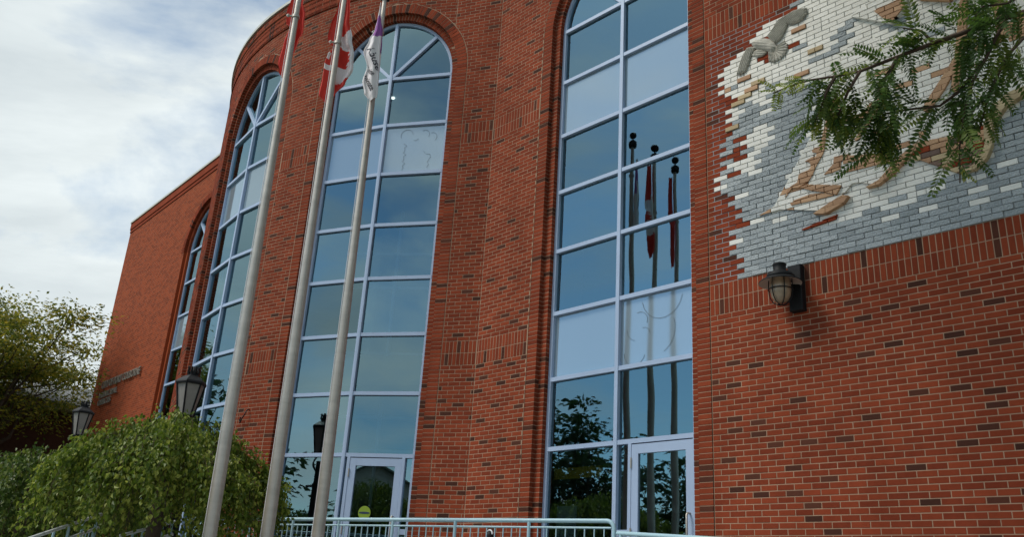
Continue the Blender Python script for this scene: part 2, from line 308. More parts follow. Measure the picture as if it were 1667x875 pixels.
DOVE={'wing': [(0.602, 5.843), (0.625, 5.918), (0.671, 6.041), (0.737, 6.14), (0.773, 6.181), (0.841, 6.171), (0.907, 6.134), (0.878, 6.091), (0.834, 6.025), (0.789, 5.904), (0.731, 5.817), (0.649, 5.809)], 'wing.b': [(0.835, 6.032), (0.878, 6.091), (0.945, 6.089), (1.035, 6.02), (1.059, 5.981), (0.992, 5.962), (0.926, 5.97)], 'wing.c': [(1.071, 6.228), (1.126, 6.273), (1.196, 6.354), (1.251, 6.405), (1.355, 6.418), (1.459, 6.437), (1.571, 6.416), (1.65, 6.384), (1.645, 6.303), (1.586, 6.249), (1.497, 6.223), (1.422, 6.238), (1.361, 6.282), (1.344, 6.213), (1.288, 6.127), (1.233, 6.069), (1.181, 6.065)], 'body': [(0.842, 6.206), (0.871, 6.236), (0.925, 6.24), (1.031, 6.212), (1.108, 6.169), (1.181, 6.065), (1.204, 5.999), (1.174, 5.929), (1.123, 5.939), (1.06, 5.995), (0.97, 6.063), (0.905, 6.1), (0.867, 6.152)], 'tail': [(1.072, 5.975), (1.178, 6.011), (1.244, 6.036), (1.309, 6.055), (1.356, 5.985), (1.358, 5.902), (1.31, 5.828), (1.244, 5.788), (1.141, 5.786), (1.078, 5.834)]}
WHITE_BRICKS=[(2.796, 3.245), (3.307, 3.203), (3.362, 3.323), (3.354, 3.45), (3.573, 3.273), (3.691, 3.535), (3.523, 3.549), (2.339, 3.249), (1.038, 5.149), (0.549, 3.654), (0.798, 3.669), (0.516, 3.456)]
TAN_BRICKS=[(0.586, 5.416), (0.846, 5.57), (0.798, 5.498), (1.502, 5.46), (1.786, 5.71), (0.471, 3.165), (0.644, 5.748), (0.465, 5.094), (1.5, 6.115)]
MUR_DARK=[[(1.614, 4.697), (1.582, 4.566), (1.39, 4.299), (1.054, 3.802), (0.868, 3.716), (0.479, 3.656), (0.668, 4.04), (1.147, 4.313), (1.487, 4.575)], [(3.56, 3.98), (3.845, 4.192), (4.028, 4.19), (3.951, 3.63), (3.547, 3.736)]]
BR={'main': [(5.134, -4.977, 1.805), (5.061, -5.025, 1.764), (5.001, -5.056, 1.753), (4.909, -5.1, 1.73), (4.819, -5.158, 1.687), (4.723, -5.196, 1.665), (4.628, -5.244, 1.632), (4.539, -5.309, 1.588), (4.449, -5.375, 1.54), (4.349, -5.415, 1.536), (4.269, -5.499, 1.508), (4.179, -5.534, 1.494), (4.105, -5.558, 1.473)], 'a': [(5.001, -5.056, 1.753), (4.953, -5.094, 1.646), (4.902, -5.105, 1.55), (4.844, -5.122, 1.454), (4.788, -5.118, 1.32), (4.73, -5.058, 1.18), (4.68, -4.954, 1.059)], 'b': [(4.887, -5.104, 1.541), (4.775, -5.121, 1.419), (4.691, -5.123, 1.38), (4.572, -5.168, 1.387), (4.473, -5.203, 1.385), (4.372, -5.24, 1.378), (4.289, -5.249, 1.334)], 'c': [(4.473, -5.203, 1.385), (4.448, -5.218, 1.29), (4.429, -5.198, 1.241), (4.447, -5.195, 1.14)], 'd': [(4.588, -5.293, 1.591), (4.546, -5.351, 1.465), (4.489, -5.331, 1.401), (4.459, -5.307, 1.343)], 'e': [(4.349, -5.415, 1.536), (4.311, -5.441, 1.452), (4.264, -5.417, 1.383), (4.214, -5.405, 1.326)], 'f': [(5.015, -4.89, 1.728), (4.952, -4.957, 1.621), (4.9, -5.007, 1.487), (4.85, -5.014, 1.376), (4.812, -5.02, 1.262)], 'g': [(4.723, -5.196, 1.665), (4.688, -5.228, 1.731), (4.623, -5.269, 1.756)], 'h': [(5.082, -5.066, 1.83), (5.022, -5.11, 1.785), (4.941, -5.18, 1.768), (4.894, -5.168, 1.732)], 'i': [(4.449, -5.375, 1.54), (4.393, -5.397, 1.441), (4.341, -5.375, 1.373), (4.307, -5.362, 1.327)]}


# ------------------------------------------------------------------ wall surfaces: (s along, z up, d outward) -> world
BC = (-9.469, 5.607); RB = 7.47
TH_J = R(36.5); SJ = RB*TH_J
PJ = Vector((BC[0]+RB*math.sin(TH_J), BC[1]-RB*math.cos(TH_J))); PF = Vector((-4.2, 0.0))
DJ = (PF-PJ).normalized(); S_FOLD = SJ+(PF-PJ).length
def mapR(s, z, d): return Vector((s, -d, z+G))
def mapB(s, z, d):
    if s > SJ:
        n = Vector((DJ.y, -DJ.x)); q = PJ+DJ*(s-SJ)+n*d
        return Vector((q.x, q.y, z+G))
    th = s/RB
    return Vector((BC[0]+(RB+d)*math.sin(th), BC[1]-(RB+d)*math.cos(th), z+G))
L0 = Vector((-24.4, 1.10)); LD = (Vector((-17.0, 0.66))-L0).normalized()
def mapL(s, z, d):
    q = L0+LD*s+Vector((LD.y, -LD.x))*d
    return Vector((q.x, q.y, z+G))
def facet(mapf, sc, wv, dg):
    """flat glazing halves meeting in the middle mullion"""
    A, M, B = mapf(sc-wv, 0, dg), mapf(sc, 0, dg), mapf(sc+wv, 0, dg)
    def f(s, z, d):
        p, q, t = (A, M, (s-(sc-wv))/wv) if s <= sc else (M, B, (s-sc)/wv)
        e = (q-p).normalized(); n = Vector((e.y, -e.x, 0))
        r = p.lerp(q, t)+n*(d-dg); return Vector((r.x, r.y, z+G))
    return f
ZB = -1.45; ZT = 10.67; ZS = 8.163          # wall foot, wall top, spring line of the arches
LEDGE, RING, JOINT = 0.12, 0.19, 0.011
D_LEDGE, D_FRAME, D_GLASS = -0.075, -0.15, -0.195
BANDS = [(38.5*H, 44.5*H), (98.5*H, 104.5*H)]

building = thing('brick_building', (-6, 3, G-0.95), 'red brick civic building with a curved bay and tall arched blue-framed windows', 'building')
def outline(sc, wv, e, n=36, zb=ZB):
    r = wv+e
    p = [(sc+r, zb), (sc+r, ZS)]
    p += [(sc+r*math.cos(math.pi*k/n), ZS+r*math.sin(math.pi*k/n)) for k in range(1, n)]
    p += [(sc-r, ZS), (sc-r, zb)]
    return p
def strip(mb, mapf, pa, da, pb, db, mi=0, flip=False):
    for i in range(len(pa)-1):
        q = [mapf(*pa[i], da), mapf(*pa[i+1], da), mapf(*pb[i+1], db), mapf(*pb[i], db)]
        if flip: q.reverse()
        mb.quad(*q, mi)
class Win:
    def __init__(s, mapf, sc, wv): s.mapf = mapf; s.sc = sc; s.w = wv; s.o = wv+LEDGE+RING+JOINT
W3 = Win(mapR, -1.485, 1.27); W2 = Win(mapB, 3.499, 1.25); W1 = Win(mapB, -0.391, 1.25); W0 = Win(mapL, 7.35, 1.25)
W9 = Win(mapB, -0.391-3.89, 1.25)            # next window round the bay, turned away from the camera

def wall_backing(mb, mapf, s0, s1, wins, ds=0.25, d=-0.003, mi=0, ztop=ZT, uvs=None):
    cuts = {s0, s1}
    k = s0
    while k < s1: cuts.add(round(k, 4)); k += ds
    for wn in wins:
        r = wn.w+LEDGE+0.003
        cuts = {c for c in cuts if not (wn.sc-r < c < wn.sc+r)}
        for i in range(37): cuts.add(wn.sc-r*math.cos(math.pi*i/36))
    cs = sorted(c for c in cuts if s0 <= c <= s1)
    for a, b in zip(cs, cs[1:]):
        if b-a < 1e-5: continue
        mid = (a+b)/2; za = zb = ZB
        for wn in wins:
            r = wn.w+LEDGE+0.003
            if abs(mid-wn.sc) < r:
                za = ZS+math.sqrt(max(0, r*r-(a-wn.sc)**2)); zb = ZS+math.sqrt(max(0, r*r-(b-wn.sc)**2))
        mb.quad(mapf(a, za, d), mapf(b, zb, d), mapf(b, ztop, d), mapf(a, ztop, d), mi)
        if uvs is not None: uvs += [(a, za), (b, zb), (b, ztop), (a, ztop)]
    for wn in wins:
        o1 = outline(wn.sc, wn.w, LEDGE+0.003); o2 = outline(wn.sc, wn.w, 0.004)
        n0 = len(mb.f)
        strip(mb, mapf, o1, d, o1, D_LEDGE-0.003, mi); strip(mb, mapf, o1, D_LEDGE-0.003, o2, D_LEDGE-0.003, mi); strip(mb, mapf, o2, D_LEDGE-0.003, o2, D_FRAME-0.12, mi)
        if uvs is not None:
            for f in mb.f[n0:]: uvs += [(0.05, 0.03)]*4

DARK = 0.105
class Bricks:
    """collects the bricks of one wall: (poly, front depth, back depth, chamfer, dark, kind)"""
    def __init__(s, mapf): s.mapf = mapf; s.it = []; s.dk = []
    def add(s, poly, d0=0.0, d1=-0.014, dark=None, kind='brick'):
        if dark is None:
            dark = random.random() < DARK
            if dark:
                c = (sum(q[0] for q in poly)/len(poly), sum(q[1] for q in poly)/len(poly))
                if any(abs(c[0]-q[0]) < 0.24 and abs(c[1]-q[1]) < 0.07 for q in s.dk): dark = False
                else: s.dk.append(c)
        s.it.append((poly, d0+random.uniform(-0.0012, 0.0012), d1, dark, kind))
def rect(a, b, c, d): return [(a, c), (b, c), (b, d), (a, d)]
J = 0.0052   # half a mortar joint
def lay_wall(bk, s0, s1, wins, org, skip=None, bands=BANDS, ztop=ZT):
    rows = []
    n = int(math.floor(ZB/H))
    while (n+0.5)*H < ztop+0.01:
        z0, z1 = (n-0.5)*H, (n+0.5)*H; n += 1
        if any(a-1e-4 <= z0 and z1 <= b+1e-4 for a, b in bands): continue
        rows.append((z0+J, z1-J, BL, (0.5*BL if n % 2 else 0.0), 'brick'))
    for a, b in bands:
        mid = (a+b)/2
        for z0, z1 in ((a, mid), (mid, b)): rows.append((z0+J, z1-J, BL/3, 0.0, 'soldier_brick'))
    for z0, z1, pitch, off, kind in rows:
        zc = (z0+z1)/2
        # free intervals between the window surrounds, measured at the lower and upper edge
        segs = [((s0, s0), (s1, s1))]
        for wn in wins:
            def lim(z):
                if z <= ZS: return wn.o
                q = wn.o**2-(z-ZS)**2
                return math.sqrt(q) if q > 0 else 0.0
            l0, l1 = lim(z0), lim(z1)
            if l0 <= 0.0: continue
            new = []
            for (a0, a1), (b0, b1) in segs:
                if b0 <= wn.sc-l0 or a0 >= wn.sc+l0: new.append(((a0, a1), (b0, b1))); continue
                if a0 < wn.sc-l0: new.append(((a0, a1), (wn.sc-l0, wn.sc-l1)))
                if b0 > wn.sc+l0: new.append(((wn.sc+l0, wn.sc+l1), (b0, b1)))
            segs = new
        for (a0, a1), (b0, b1) in segs:
            lo = min(a0, a1); hi = max(b0, b1)
            k = math.floor((lo-org-off)/pitch)
            while True:
                e0 = org+off+k*pitch; e1 = e0+pitch; k += 1
                if e0 >= hi: break
                p = [(max(e0, a0), z0), (min(e1, b0), z0), (min(e1, b1), z1), (max(e0, a1), z1)]
                j = J if kind == 'brick' else J
                q = [(p[0][0]+j, z0), (p[1][0]-j, z0), (p[2][0]-j, z1), (p[3][0]+j, z1)]
                if q[1][0]-q[0][0] < 0.012 and q[2][0]-q[3][0] < 0.012: continue
                if q[1][0] < q[0][0]: q[0] = q[1] = ((q[0][0]+q[1][0])/2, z0)
                if q[2][0] < q[3][0]: q[2] = q[3] = ((q[2][0]+q[3][0])/2, z1)
                if skip and skip((q[0][0]+q[1][0])/2, zc): continue
                if q[0] == q[1]: q = [q[0], q[2], q[3]]
                elif q[2] == q[3]: q = [q[0], q[1], q[2]]
                bk.add(q, kind=kind)
def lay_surround(bk, wn):
    """stack-bonded jambs, stepped reveal and the rowlock arch"""
    n = int(math.ceil(ZB/H))
    while n*H < ZS-0.02:
        z0, z1 = n*H-H/2+J, min(n*H+H/2-J, ZS); n += 1
        for sg in (-1, 1):
            a, b = wn.sc+sg*(wn.w+LEDGE), wn.sc+sg*(wn.w+LEDGE+RING)
            bk.add(rect(min(a, b), max(a, b), z0, z1), 0.001, -0.081, kind='jamb_brick')
            a, b = wn.sc+sg*wn.w, wn.sc+sg*(wn.w+LEDGE)
            bk.add(rect(min(a, b), max(a, b), z0, z1), D_LEDGE, D_FRAME-0.03, dark=random.random() < 0.10, kind='reveal_brick')
    m_ = 62
    for k in range(m_):
        t0, t1 = math.pi*k/m_, math.pi*(k+1)/m_; jj = J/(wn.w+0.2)
        def sec(r0, r1, d0, d1, kind):
            p = [(wn.sc+r*math.cos(t), ZS+r*math.sin(t)) for r, t in ((r0, t0+jj), (r1, t0+jj), (r1, t1-jj), (r0, t1-jj))]
            bk.add(p, d0, d1, kind=kind)
        sec(wn.w+LEDGE, wn.w+LEDGE+RING, 0.002, -0.081, 'arch_brick')
        sec(wn.w, wn.w+LEDGE-0.004, D_LEDGE, D_FRAME-0.03, 'reveal_brick')

# ---- the three walls
wr = MB(); wall_backing(wr, mapR, -4.2, 9.0, [W3])
wall_right = tag(wr.build('wall', 'mortar', building), 'flat red brick wall with the mural and a tall arched window')
wb = MB(); S_L = RB*R(-50); wall_backing(wb, mapB, S_L, S_FOLD, [W9, W1, W2], ds=0.15)
wall_bay = tag(wb.build('curved_wall', 'mortar', building), 'convex red brick bay with arched windows')
wl_ = MB(); wl_.uv = []; wall_backing(wl_, mapL, 0.0, 10.2, [W0], d=0.0, uvs=wl_.uv, ztop=10.8)
wall_left = tag(wl_.build('wall', 'far_brick', building), 'flat red brick wall at the far end with raised lettering')

def in_mural(s, z):
    if not (BANDS[0][1] < z < BANDS[1][0]) or s > 4.35: return False
    e = MUR_EDGE; x = e[0][0]
    for (x0, z0), (x1, z1) in zip(e, e[1:]):
        if z0 <= z <= z1: x = x0+(x1-x0)*(z-z0)/(z1-z0)
    if z > e[-1][1]: x = e[-1][0]
    return s > x+0.09*math.sin(z*97.0)+0.05*math.sin(z*41.0)
bR = Bricks(mapR); lay_wall(bR, -4.2, 9.0, [W3], W3.sc+W3.o, skip=in_mural); lay_surround(bR, W3)
bB = Bricks(mapB); S_VIS = RB*R(-27)
lay_wall(bB, S_VIS, SJ+0.0, [W1, W2], W2.sc+W2.o+0.06); lay_wall(bB, SJ, S_FOLD, [W2], W2.sc+W2.o+0.06)
lay_surround(bB, W1); lay_surround(bB, W2)
bL = Bricks(mapL)
m_ = 62
for k in range(m_):
    for r0, r1, d0 in ((W0.w+LEDGE, W0.w+LEDGE+RING, 0.012), (W0.w, W0.w+LEDGE, D_LEDGE)):
        t0, t1 = math.pi*k/m_+0.004, math.pi*(k+1)/m_-0.004
        bL.add([(W0.sc+r*math.cos(t), ZS+r*math.sin(t)) for r, t in ((r0, t0), (r1, t0), (r1, t1), (r0, t1))], d0, d0-0.08, kind='arch_brick')

CH = 0.0016
BMESH = {}
def brick_mesh(kind, wd, ht, depth, dark):
    """one shared mesh per size, for the bricks that are objects of their own on the flat wall"""
    key = (kind, round(wd, 3), round(ht, 3), round(depth, 3), dark)
    if key not in BMESH:
        b = MB(); b.prism(rect(-wd/2, wd/2, -ht/2, ht/2), lambda s, z, d: Vector((s, -d, z)), 0.0, -depth, ch=CH)
        o = b.build(kind, 'brick_dark' if dark else 'brick'); BMESH[key] = o.data; bpy.data.objects.remove(o)
    return BMESH[key]
def emit(bk, wall, singles=None):
    """singles: {kind: how many of the nearest become objects}"""
    singles = singles or {}
    rest = list(bk.it)
    for kind, cnt in singles.items():
        def key(i):
            p = i[0]; c = bk.mapf(sum(q[0] for q in p)/len(p), sum(q[1] for q in p)/len(p), 0)
            v = c-CAM; dz = v.dot(fw)
            if dz < 0.1: return 1e9
            x, y = v.dot(rt2)/dz, v.dot(up2)/dz
            return v.length if abs(x) < 0.59 and abs(y) < 0.312 else 1e8
        cand = sorted([i for i in rest if i[4] == kind and len(i[0]) == 4], key=key)[:cnt]
        ids = {id(i) for i in cand}; rest = [i for i in rest if id(i) not in ids]
        for poly, d0, d1, dark, kd in cand:
            s0, z0 = poly[0]; s1, z1 = poly[2]
            straight = bk.mapf is mapR and abs(poly[0][0]-poly[3][0]) < 1e-6 and abs(poly[1][0]-poly[2][0]) < 1e-6
            if straight:
                o = link(kd, brick_mesh(kd, s1-s0, z1-z0, d0-d1 if kd != 'brick' else 0.014, dark), wall, bk.mapf((s0+s1)/2, (z0+z1)/2, d0))
            else:
                b = MB(); b.prism(poly, bk.mapf, d0, d1, ch=CH, rnd=random.random())
                o = b.build(kd, 'brick_dark' if dark else 'brick', wall, bk.mapf(s0, z0, 0))
    b = MB()
    for poly, d0, d1, dark, kd in rest: b.prism(poly, bk.mapf, d0, d1, mi=1 if dark else 0, rnd=random.random(), ch=CH)
    tag(b.build('brickwork', ['brick', 'brick_dark'], wall), kind='stuff')
emit(bR, wall_right, {'brick': 300, 'soldier_brick': 150, 'jamb_brick': 200})
emit(bB, wall_bay, {'arch_brick': 62, 'soldier_brick': 60})
emit(bL, wall_left)

# joints, parapet courses, coping, roof, back
jb = MB()
for wn in (W1, W2, W3):
    pa, pb = outline(wn.sc, wn.w, LEDGE+RING+0.001), outline(wn.sc, wn.w, LEDGE+RING+JOINT-0.001)
    strip(jb, wn.mapf, pb, -0.003, pa, -0.003)
jb.build('control_joint', 'mortar', building)
def course(name, mapf, s0, s1, z0, z1, dep, mt, ds=0.3, back=-0.02):
    b = MB(); k = max(1, int((s1-s0)/ds))
    for i in range(k):
        a, c = s0+(s1-s0)*i/k, s0+(s1-s0)*(i+1)/k
        b.quad(mapf(a, z0, dep), mapf(c, z0, dep), mapf(c, z1, dep), mapf(a, z1, dep))
        b.quad(mapf(a, z0, back), mapf(c, z0, back), mapf(c, z0, dep), mapf(a, z0, dep))
        b.quad(mapf(a, z1, dep), mapf(c, z1, dep), mapf(c, z1, back), mapf(a, z1, back))
    b.uv = None
    return b.build(name, mt, building)
for mapf, s0, s1, zt in ((mapR, -4.2, 9.0, ZT), (mapB, S_L, S_FOLD, ZT), (mapL, 0, 10.2, 10.8)):
    if mapf is mapL:
        course('parapet_course', mapf, s0, s1, zt-0.36, zt-0.24, 0.022, 'brick'); course('parapet_course', mapf, s0, s1, zt-0.24, zt, 0.044, 'brick')
    else:
        for z0, dep in ((zt-0.60, 0.02), (zt-0.20, 0.04)):
            bb = Bricks(mapf); n = int((s1-s0)/BL)
            a0 = s0 if mapf is mapR else max(s0, S_VIS)
            b = MB(); s = a0
            for r in range(9 if dep < 0.03 else 3):
                s = a0+(0.1 if r % 2 else 0.0)
                while s+BL < s1:
                    b.prism(rect(s+J, s+BL-J, z0+r*H+J if r*H < 0.5 else z0, min(z0+(r+1)*H-J, zt-0.003)), mapf, dep, -0.01, rnd=random.random(), mi=1 if random.random() < DARK else 0, ch=CH); s += BL
            o = b.build('parapet_course', ['brick', 'brick_dark'], building); tag(o, kind='stuff')
            course('parapet_course', mapf, a0, s1, z0+0.005, zt-0.002, dep-0.003, 'mortar')
    course('coping', mapf, s0, s1, zt, zt+0.07, 0.075, 'coping', back=-0.3)
rf = MB(); pts = [mapL(0, 10.55, -0.1), mapL(10.2, 10.55, -0.1)] + [mapB(S_L+(S_FOLD-S_L)*i/30, 10.55, -0.1) for i in range(31)] + [mapR(9.0, 10.55, -0.1), Vector((9.0, 14, 10.55+G)), Vector((-24.0, 14, 10.55+G))]
rf.add(pts, [tuple(range(len(pts)))]); rf.build('roof', 'concrete', building)
sw = MB(); sw.uv = []
for a, b_ in (((9.0, 0.0), (9.0, 14.0)), ((9.0, 14.0), (-24.0, 14.0)), ((-24.0, 14.0), tuple(L0))):
    ln = (Vector(b_)-Vector(a)).length
    sw.quad((a[0], a[1], ZB+G-1), (b_[0], b_[1], ZB+G-1), (b_[0], b_[1], 10.78+G), (a[0], a[1], 10.78+G)); sw.uv += [(0, ZB-1), (ln, ZB-1), (ln, 10.78), (0, 10.78)]
sw.build('side_wall', 'far_brick', building)
ft = MB()
for mapf, s0, s1, k in ((mapR, -4.2, 9.0, 2), (mapB, S_L, S_FOLD, 40), (mapL, 0, 10.2, 2)):
    for i in range(k):
        a, c = s0+(s1-s0)*i/k, s0+(s1-s0)*(i+1)/k
        ft.quad(mapf(a, -2.5, -0.01), mapf(c, -2.5, -0.01), mapf(c, ZB, -0.01), mapf(a, ZB, -0.01))
ft.build('foundation', 'concrete', building)

# ------------------------------------------------------------------ windows and doors
ROWS = [1.163+k for k in range(8)]
FR, MU = 0.055, 0.030
def make_window(wn, spandrel, door=None, label=None, zsill=-0.90):
    g = facet(wn.mapf, wn.sc, wn.w, D_FRAME) if wn.mapf is mapB else wn.mapf
    sc, wv = wn.sc, wn.w
    b = MB()
    o1, o2 = outline(sc, wv, 0.0, zb=zsill), outline(sc, wv, -FR, zb=zsill)
    strip(b, g, o1, D_FRAME, o2, D_FRAME); strip(b, g, o2, D_FRAME, o2, D_GLASS-0.02)
    b.prism(rect(sc-wv, sc, zsill-0.06, zsill), g, D_FRAME+0.01, D_GLASS-0.02); b.prism(rect(sc, sc+wv, zsill-0.06, zsill), g, D_FRAME+0.01, D_GLASS-0.02)
    win = tag(b.build('window', 'frame', building), label)
    # middle post, transoms, fan spokes
    top = ZS+wv-FR*0.5
    p = MB(); p.prism(rect(sc-MU, sc, zsill, top), g, D_FRAME+0.012, D_GLASS-0.02); p.prism(rect(sc, sc+MU, zsill, top), g, D_FRAME+0.012, D_GLASS-0.02)
    p.build('mullion', 'frame', win)
    for z in ROWS:
        for sg in (-1, 1):
            a, c = (sc-wv+FR*0.6, sc-MU+0.001) if sg < 0 else (sc+MU-0.001, sc+wv-FR*0.6)
            t = MB(); t.prism(rect(a, c, z-0.03, z+0.03), g, D_FRAME+0.004, D_GLASS-0.02); t.build('transom', 'frame', win)
    for sg in (-1, 1):
        r0, r1 = 0.02, wv-FR*0.5; c = math.sqrt(0.5)
        nx, nz = -c*MU*sg, c*MU
        ax, az, bx, bz = sc+sg*c*r0+sg*MU*0.6, ZS+c*r0+0.02, sc+sg*c*r1, ZS+c*r1
        poly = [(ax-nx, az-nz), (bx-nx, bz-nz), (bx+nx, bz+nz), (ax+nx, az+nz)]
        if sg < 0: poly.reverse()
        t = MB(); t.prism(poly, g, D_FRAME+0.006, D_GLASS-0.02); t.build('spoke', 'frame', win)
    # panes
    dg = D_GLASS
    for i in range(7):
        for sg in (-1, 1):
            a, c = (sc-wv+FR*0.5, sc-MU*0.5) if sg < 0 else (sc+MU*0.5, sc+wv-FR*0.5)
            z0, z1 = ROWS[i], ROWS[i+1]
            q = MB(); tl = random.uniform(-0.005, 0.005); tb = random.uniform(-0.004, 0.004)
            f = lambda s, z, d: g(s, z, d+tl*(s-sc)+tb*(z-z0))
            q.quad(f(a, z0, dg), f(c, z0, dg), f(c, z1, dg), f(a, z1, dg))
            q.build('pane', 'glass_spandrel' if (i, sg) in spandrel else 'glass', win)
    for k in range(4):
        q = MB(); vs = [g(sc+(0.001 if k < 2 else -0.001), ZS, dg)]; tl = random.uniform(-0.003, 0.003)
        for j in range(9):
            t = math.pi*(k+j/8)/4; x = (wv-FR*0.5)*math.cos(t)
            x = max(x, 0.001) if k < 2 else min(x, -0.001)
            vs.append(g(sc+x, ZS+(wv-FR*0.5)*math.sin(t), dg+tl*x))
        q.add(vs, [tuple(range(len(vs)))]); q.build('pane', 'glass', win)
    # ground storey
    def pane(a, c, z0, z1, d=dg, par=win, mt='glass'):
        q = MB(); q.quad(g(a, z0, d), g(c, z0, d), g(c, z1, d), g(a, z1, d)); return q.build('pane', mt, par)
    z0 = ROWS[0]
    if door is None:
        pane(sc-wv, sc, zsill, z0); pane(sc, sc+wv, zsill, z0); return win, g
    pane(sc-wv+FR*0.5, sc-MU*0.5, zsill, z0)
    dl, dr, hinge = door
    x0 = sc+MU
    for a, c in ((x0, dl-0.05), (dr+0.05, sc+wv-FR)):
        if c-a > 0.05:
            pane(a-0.01, c+0.01, zsill, z0)
            t = MB(); t.prism(rect(a, c, -0.02, 0.06), g, D_FRAME+0.002, D_GLASS-0.02); t.build('transom', 'frame', win)
    jm = MB()
    jm.prism(rect(dl-0.055, dl-0.004, zsill, z0-0.03), g, D_FRAME+0.006, D_GLASS-0.02)
    jm.prism(rect(dr+0.004, min(dr+0.055, sc+wv-0.02), zsill, z0-0.03), g, D_FRAME+0.006, D_GLASS-0.02)
    jm.build('door_jamb', 'frame', win)
    # door leaf: stiles and rails round a pane
    zt = z0-0.045; st = 0.105
    lf = MB(); dd = D_FRAME+0.001
    lf.prism(rect(dl, dl+st, zsill, zt), g, dd, dd-0.045); lf.prism(rect(dr-st, dr, zsill, zt), g, dd, dd-0.045)
    lf.prism(rect(dl+st, dr-st, zt-0.12, zt), g, dd-0.001, dd-0.044); lf.prism(rect(dl+st, dr-st, zsill, zsill+0.30), g, dd-0.001, dd-0.044)
    leaf = lf.build('door', 'frame', building)
    pane(dl+st-0.01, dr-st+0.01, zsill+0.29, zt-0.11, dd-0.025, leaf)
    hs = dr-0.055 if hinge < 0 else dl+0.055
    h = MB()
    pts = [g(hs, 0.24, dd), g(hs, 0.24, dd+0.05), g(hs, 0.215, dd+0.068), g(hs, -0.16, dd+0.068), g(hs, -0.185, dd+0.05), g(hs, -0.185, dd)]
    h.tube(pts, 0.013, 8); h.build('handle', 'steel', leaf)
    hx = dl-0.002 if hinge < 0 else dr+0.002
    for zz in (0.82, -0.05, -0.7):
        h = MB(); h.tube([g(hx, zz, dd+0.008), g(hx, zz+0.13, dd+0.008)], 0.011, 8); h.build('hinge', 'steel', leaf)
    return win, g
hi_row = {(5, -1), (5, 1)}
w3, g3 = make_window(W3, hi_row | {(1, -1), (1, 1)}, (W3.sc+0.27, W3.sc+W3.w-0.062, -1), 'tall arched window beside the mural, a glazed door in its right half')
w2, g2 = make_window(W2, hi_row, (W2.sc+0.13, W2.sc+1.02, -1), 'tall arched window behind the flagpoles, a glazed door in its right half')
w1, g1 = make_window(W1, hi_row, None, 'arched window on the far side of the bay')
w9, g9 = make_window(W9, hi_row, None, 'arched window turned away round the bay')
w0, g0 = make_window(W0, {(4, -1), (4, 1)}, None, 'arched window in the far flat wall')
# cracks in the frosted film of two spandrel panes
def crack(g, s, z, pts, par):
    b = MB(); b.tube([g(s+a, z+c, D_GLASS+0.004) for a, c in pts], 0.0022, 5); b.build('film_crack', 'crack', par)
def arc(cx, cz, r, a0, a1, n=9, sx=1.0): return [(cx+sx*r*math.cos(R(a0+(a1-a0)*k/n)), cz+r*math.sin(R(a0+(a1-a0)*k/n))) for k in range(n+1)]
z2 = ROWS[1]
crack(g3, W3.sc, z2, arc(0.72, 0.93, 0.33, 190, 350), w3); crack(g3, W3.sc, z2, arc(0.35, 0.62, 0.13, 110, -20), w3)
crack(g3, W3.sc, z2, arc(0.30, 0.52, 0.16, 180, 260), w3); crack(g3, W3.sc, z2, arc(0.62, 0.45, 0.34, 20, -65, sx=0.9), w3)
crack(g3, W3.sc, z2, arc(0.27, 0.2, 0.18, 180, 340), w3); crack(g3, W3.sc, z2, arc(0.42, 0.42, 0.1, 100, 10), w3)
z5 = ROWS[5]
crack(g2, W2.sc, z5, arc(0.45, 0.78, 0.12, 200, 10), w2); crack(g2, W2.sc, z5, arc(0.62, 0.74, 0.07, 250, 330), w2)
crack(g2, W2.sc, z5, arc(0.80, 0.78, 0.09, 120, -30), w2); crack(g2, W2.sc, z5, arc(0.95, 0.72, 0.09, 110, -50), w2)
for k in range(6): crack(g2, W2.sc, z5, [(0.40+0.03*(k % 2), 0.62-k*0.09), (0.47-0.03*(k % 2), 0.57-k*0.09), (0.42, 0.53-k*0.09)], w2)
crack(g2, W2.sc, z5, [(0.80, 0.45), (0.86, 0.38), (0.94, 0.37), (0.95, 0.3), (0.9, 0.22), (0.93, 0.16), (0.9, 0.1)], w2)
# rooms behind the glass
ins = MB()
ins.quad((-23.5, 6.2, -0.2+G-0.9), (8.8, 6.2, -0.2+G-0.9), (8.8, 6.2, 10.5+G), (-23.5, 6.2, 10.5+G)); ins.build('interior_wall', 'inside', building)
def slab(z0, z1, name, mt):
    b = MB(); edge = [mapL(0.3, 0, -0.42), mapL(9.2, 0, -0.42)] + [mapB(S_L+0.2+(S_FOLD-S_L-0.2)*i/40, 0, -0.42) for i in range(41)] + [mapR(-4.0, 0, -0.42), mapR(8.8, 0, -0.42), Vector((8.8, 6.19, 0)), Vector((-23.5, 6.19, 0))]
    n = len(edge); vs = [Vector((q.x, q.y, z0+G)) for q in edge]+[Vector((q.x, q.y, z1+G)) for q in edge]
    b.add(vs, [tuple(range(n-1, -1, -1)), tuple(range(n, 2*n))]+[(i, (i+1) % n, n+(i+1) % n, n+i) for i in range(n)])
    return b.build(name, mt, building)
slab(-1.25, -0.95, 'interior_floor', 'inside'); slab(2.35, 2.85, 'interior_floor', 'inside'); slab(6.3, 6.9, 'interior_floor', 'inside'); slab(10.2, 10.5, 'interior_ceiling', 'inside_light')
for x, y, z in ((-6.4, 1.2, 10.19), (-5.2, 2.4, 10.19), (-7.6, 2.6, 10.19), (-9.5, 1.4, 10.19)):
    b = MB(); b.lathe([(0.001, -0.02), (0.04, -0.02), (0.045, 0.0)], (x, y, z+G), 16); b.build('ceiling_light', 'pot_light', building)
bm_ = MB(); bm_.box((-2.28, 0.33, 0.84+G), (0.86, 0.05, 0.15)); bm_.build('interior_beam', 'beam', building)
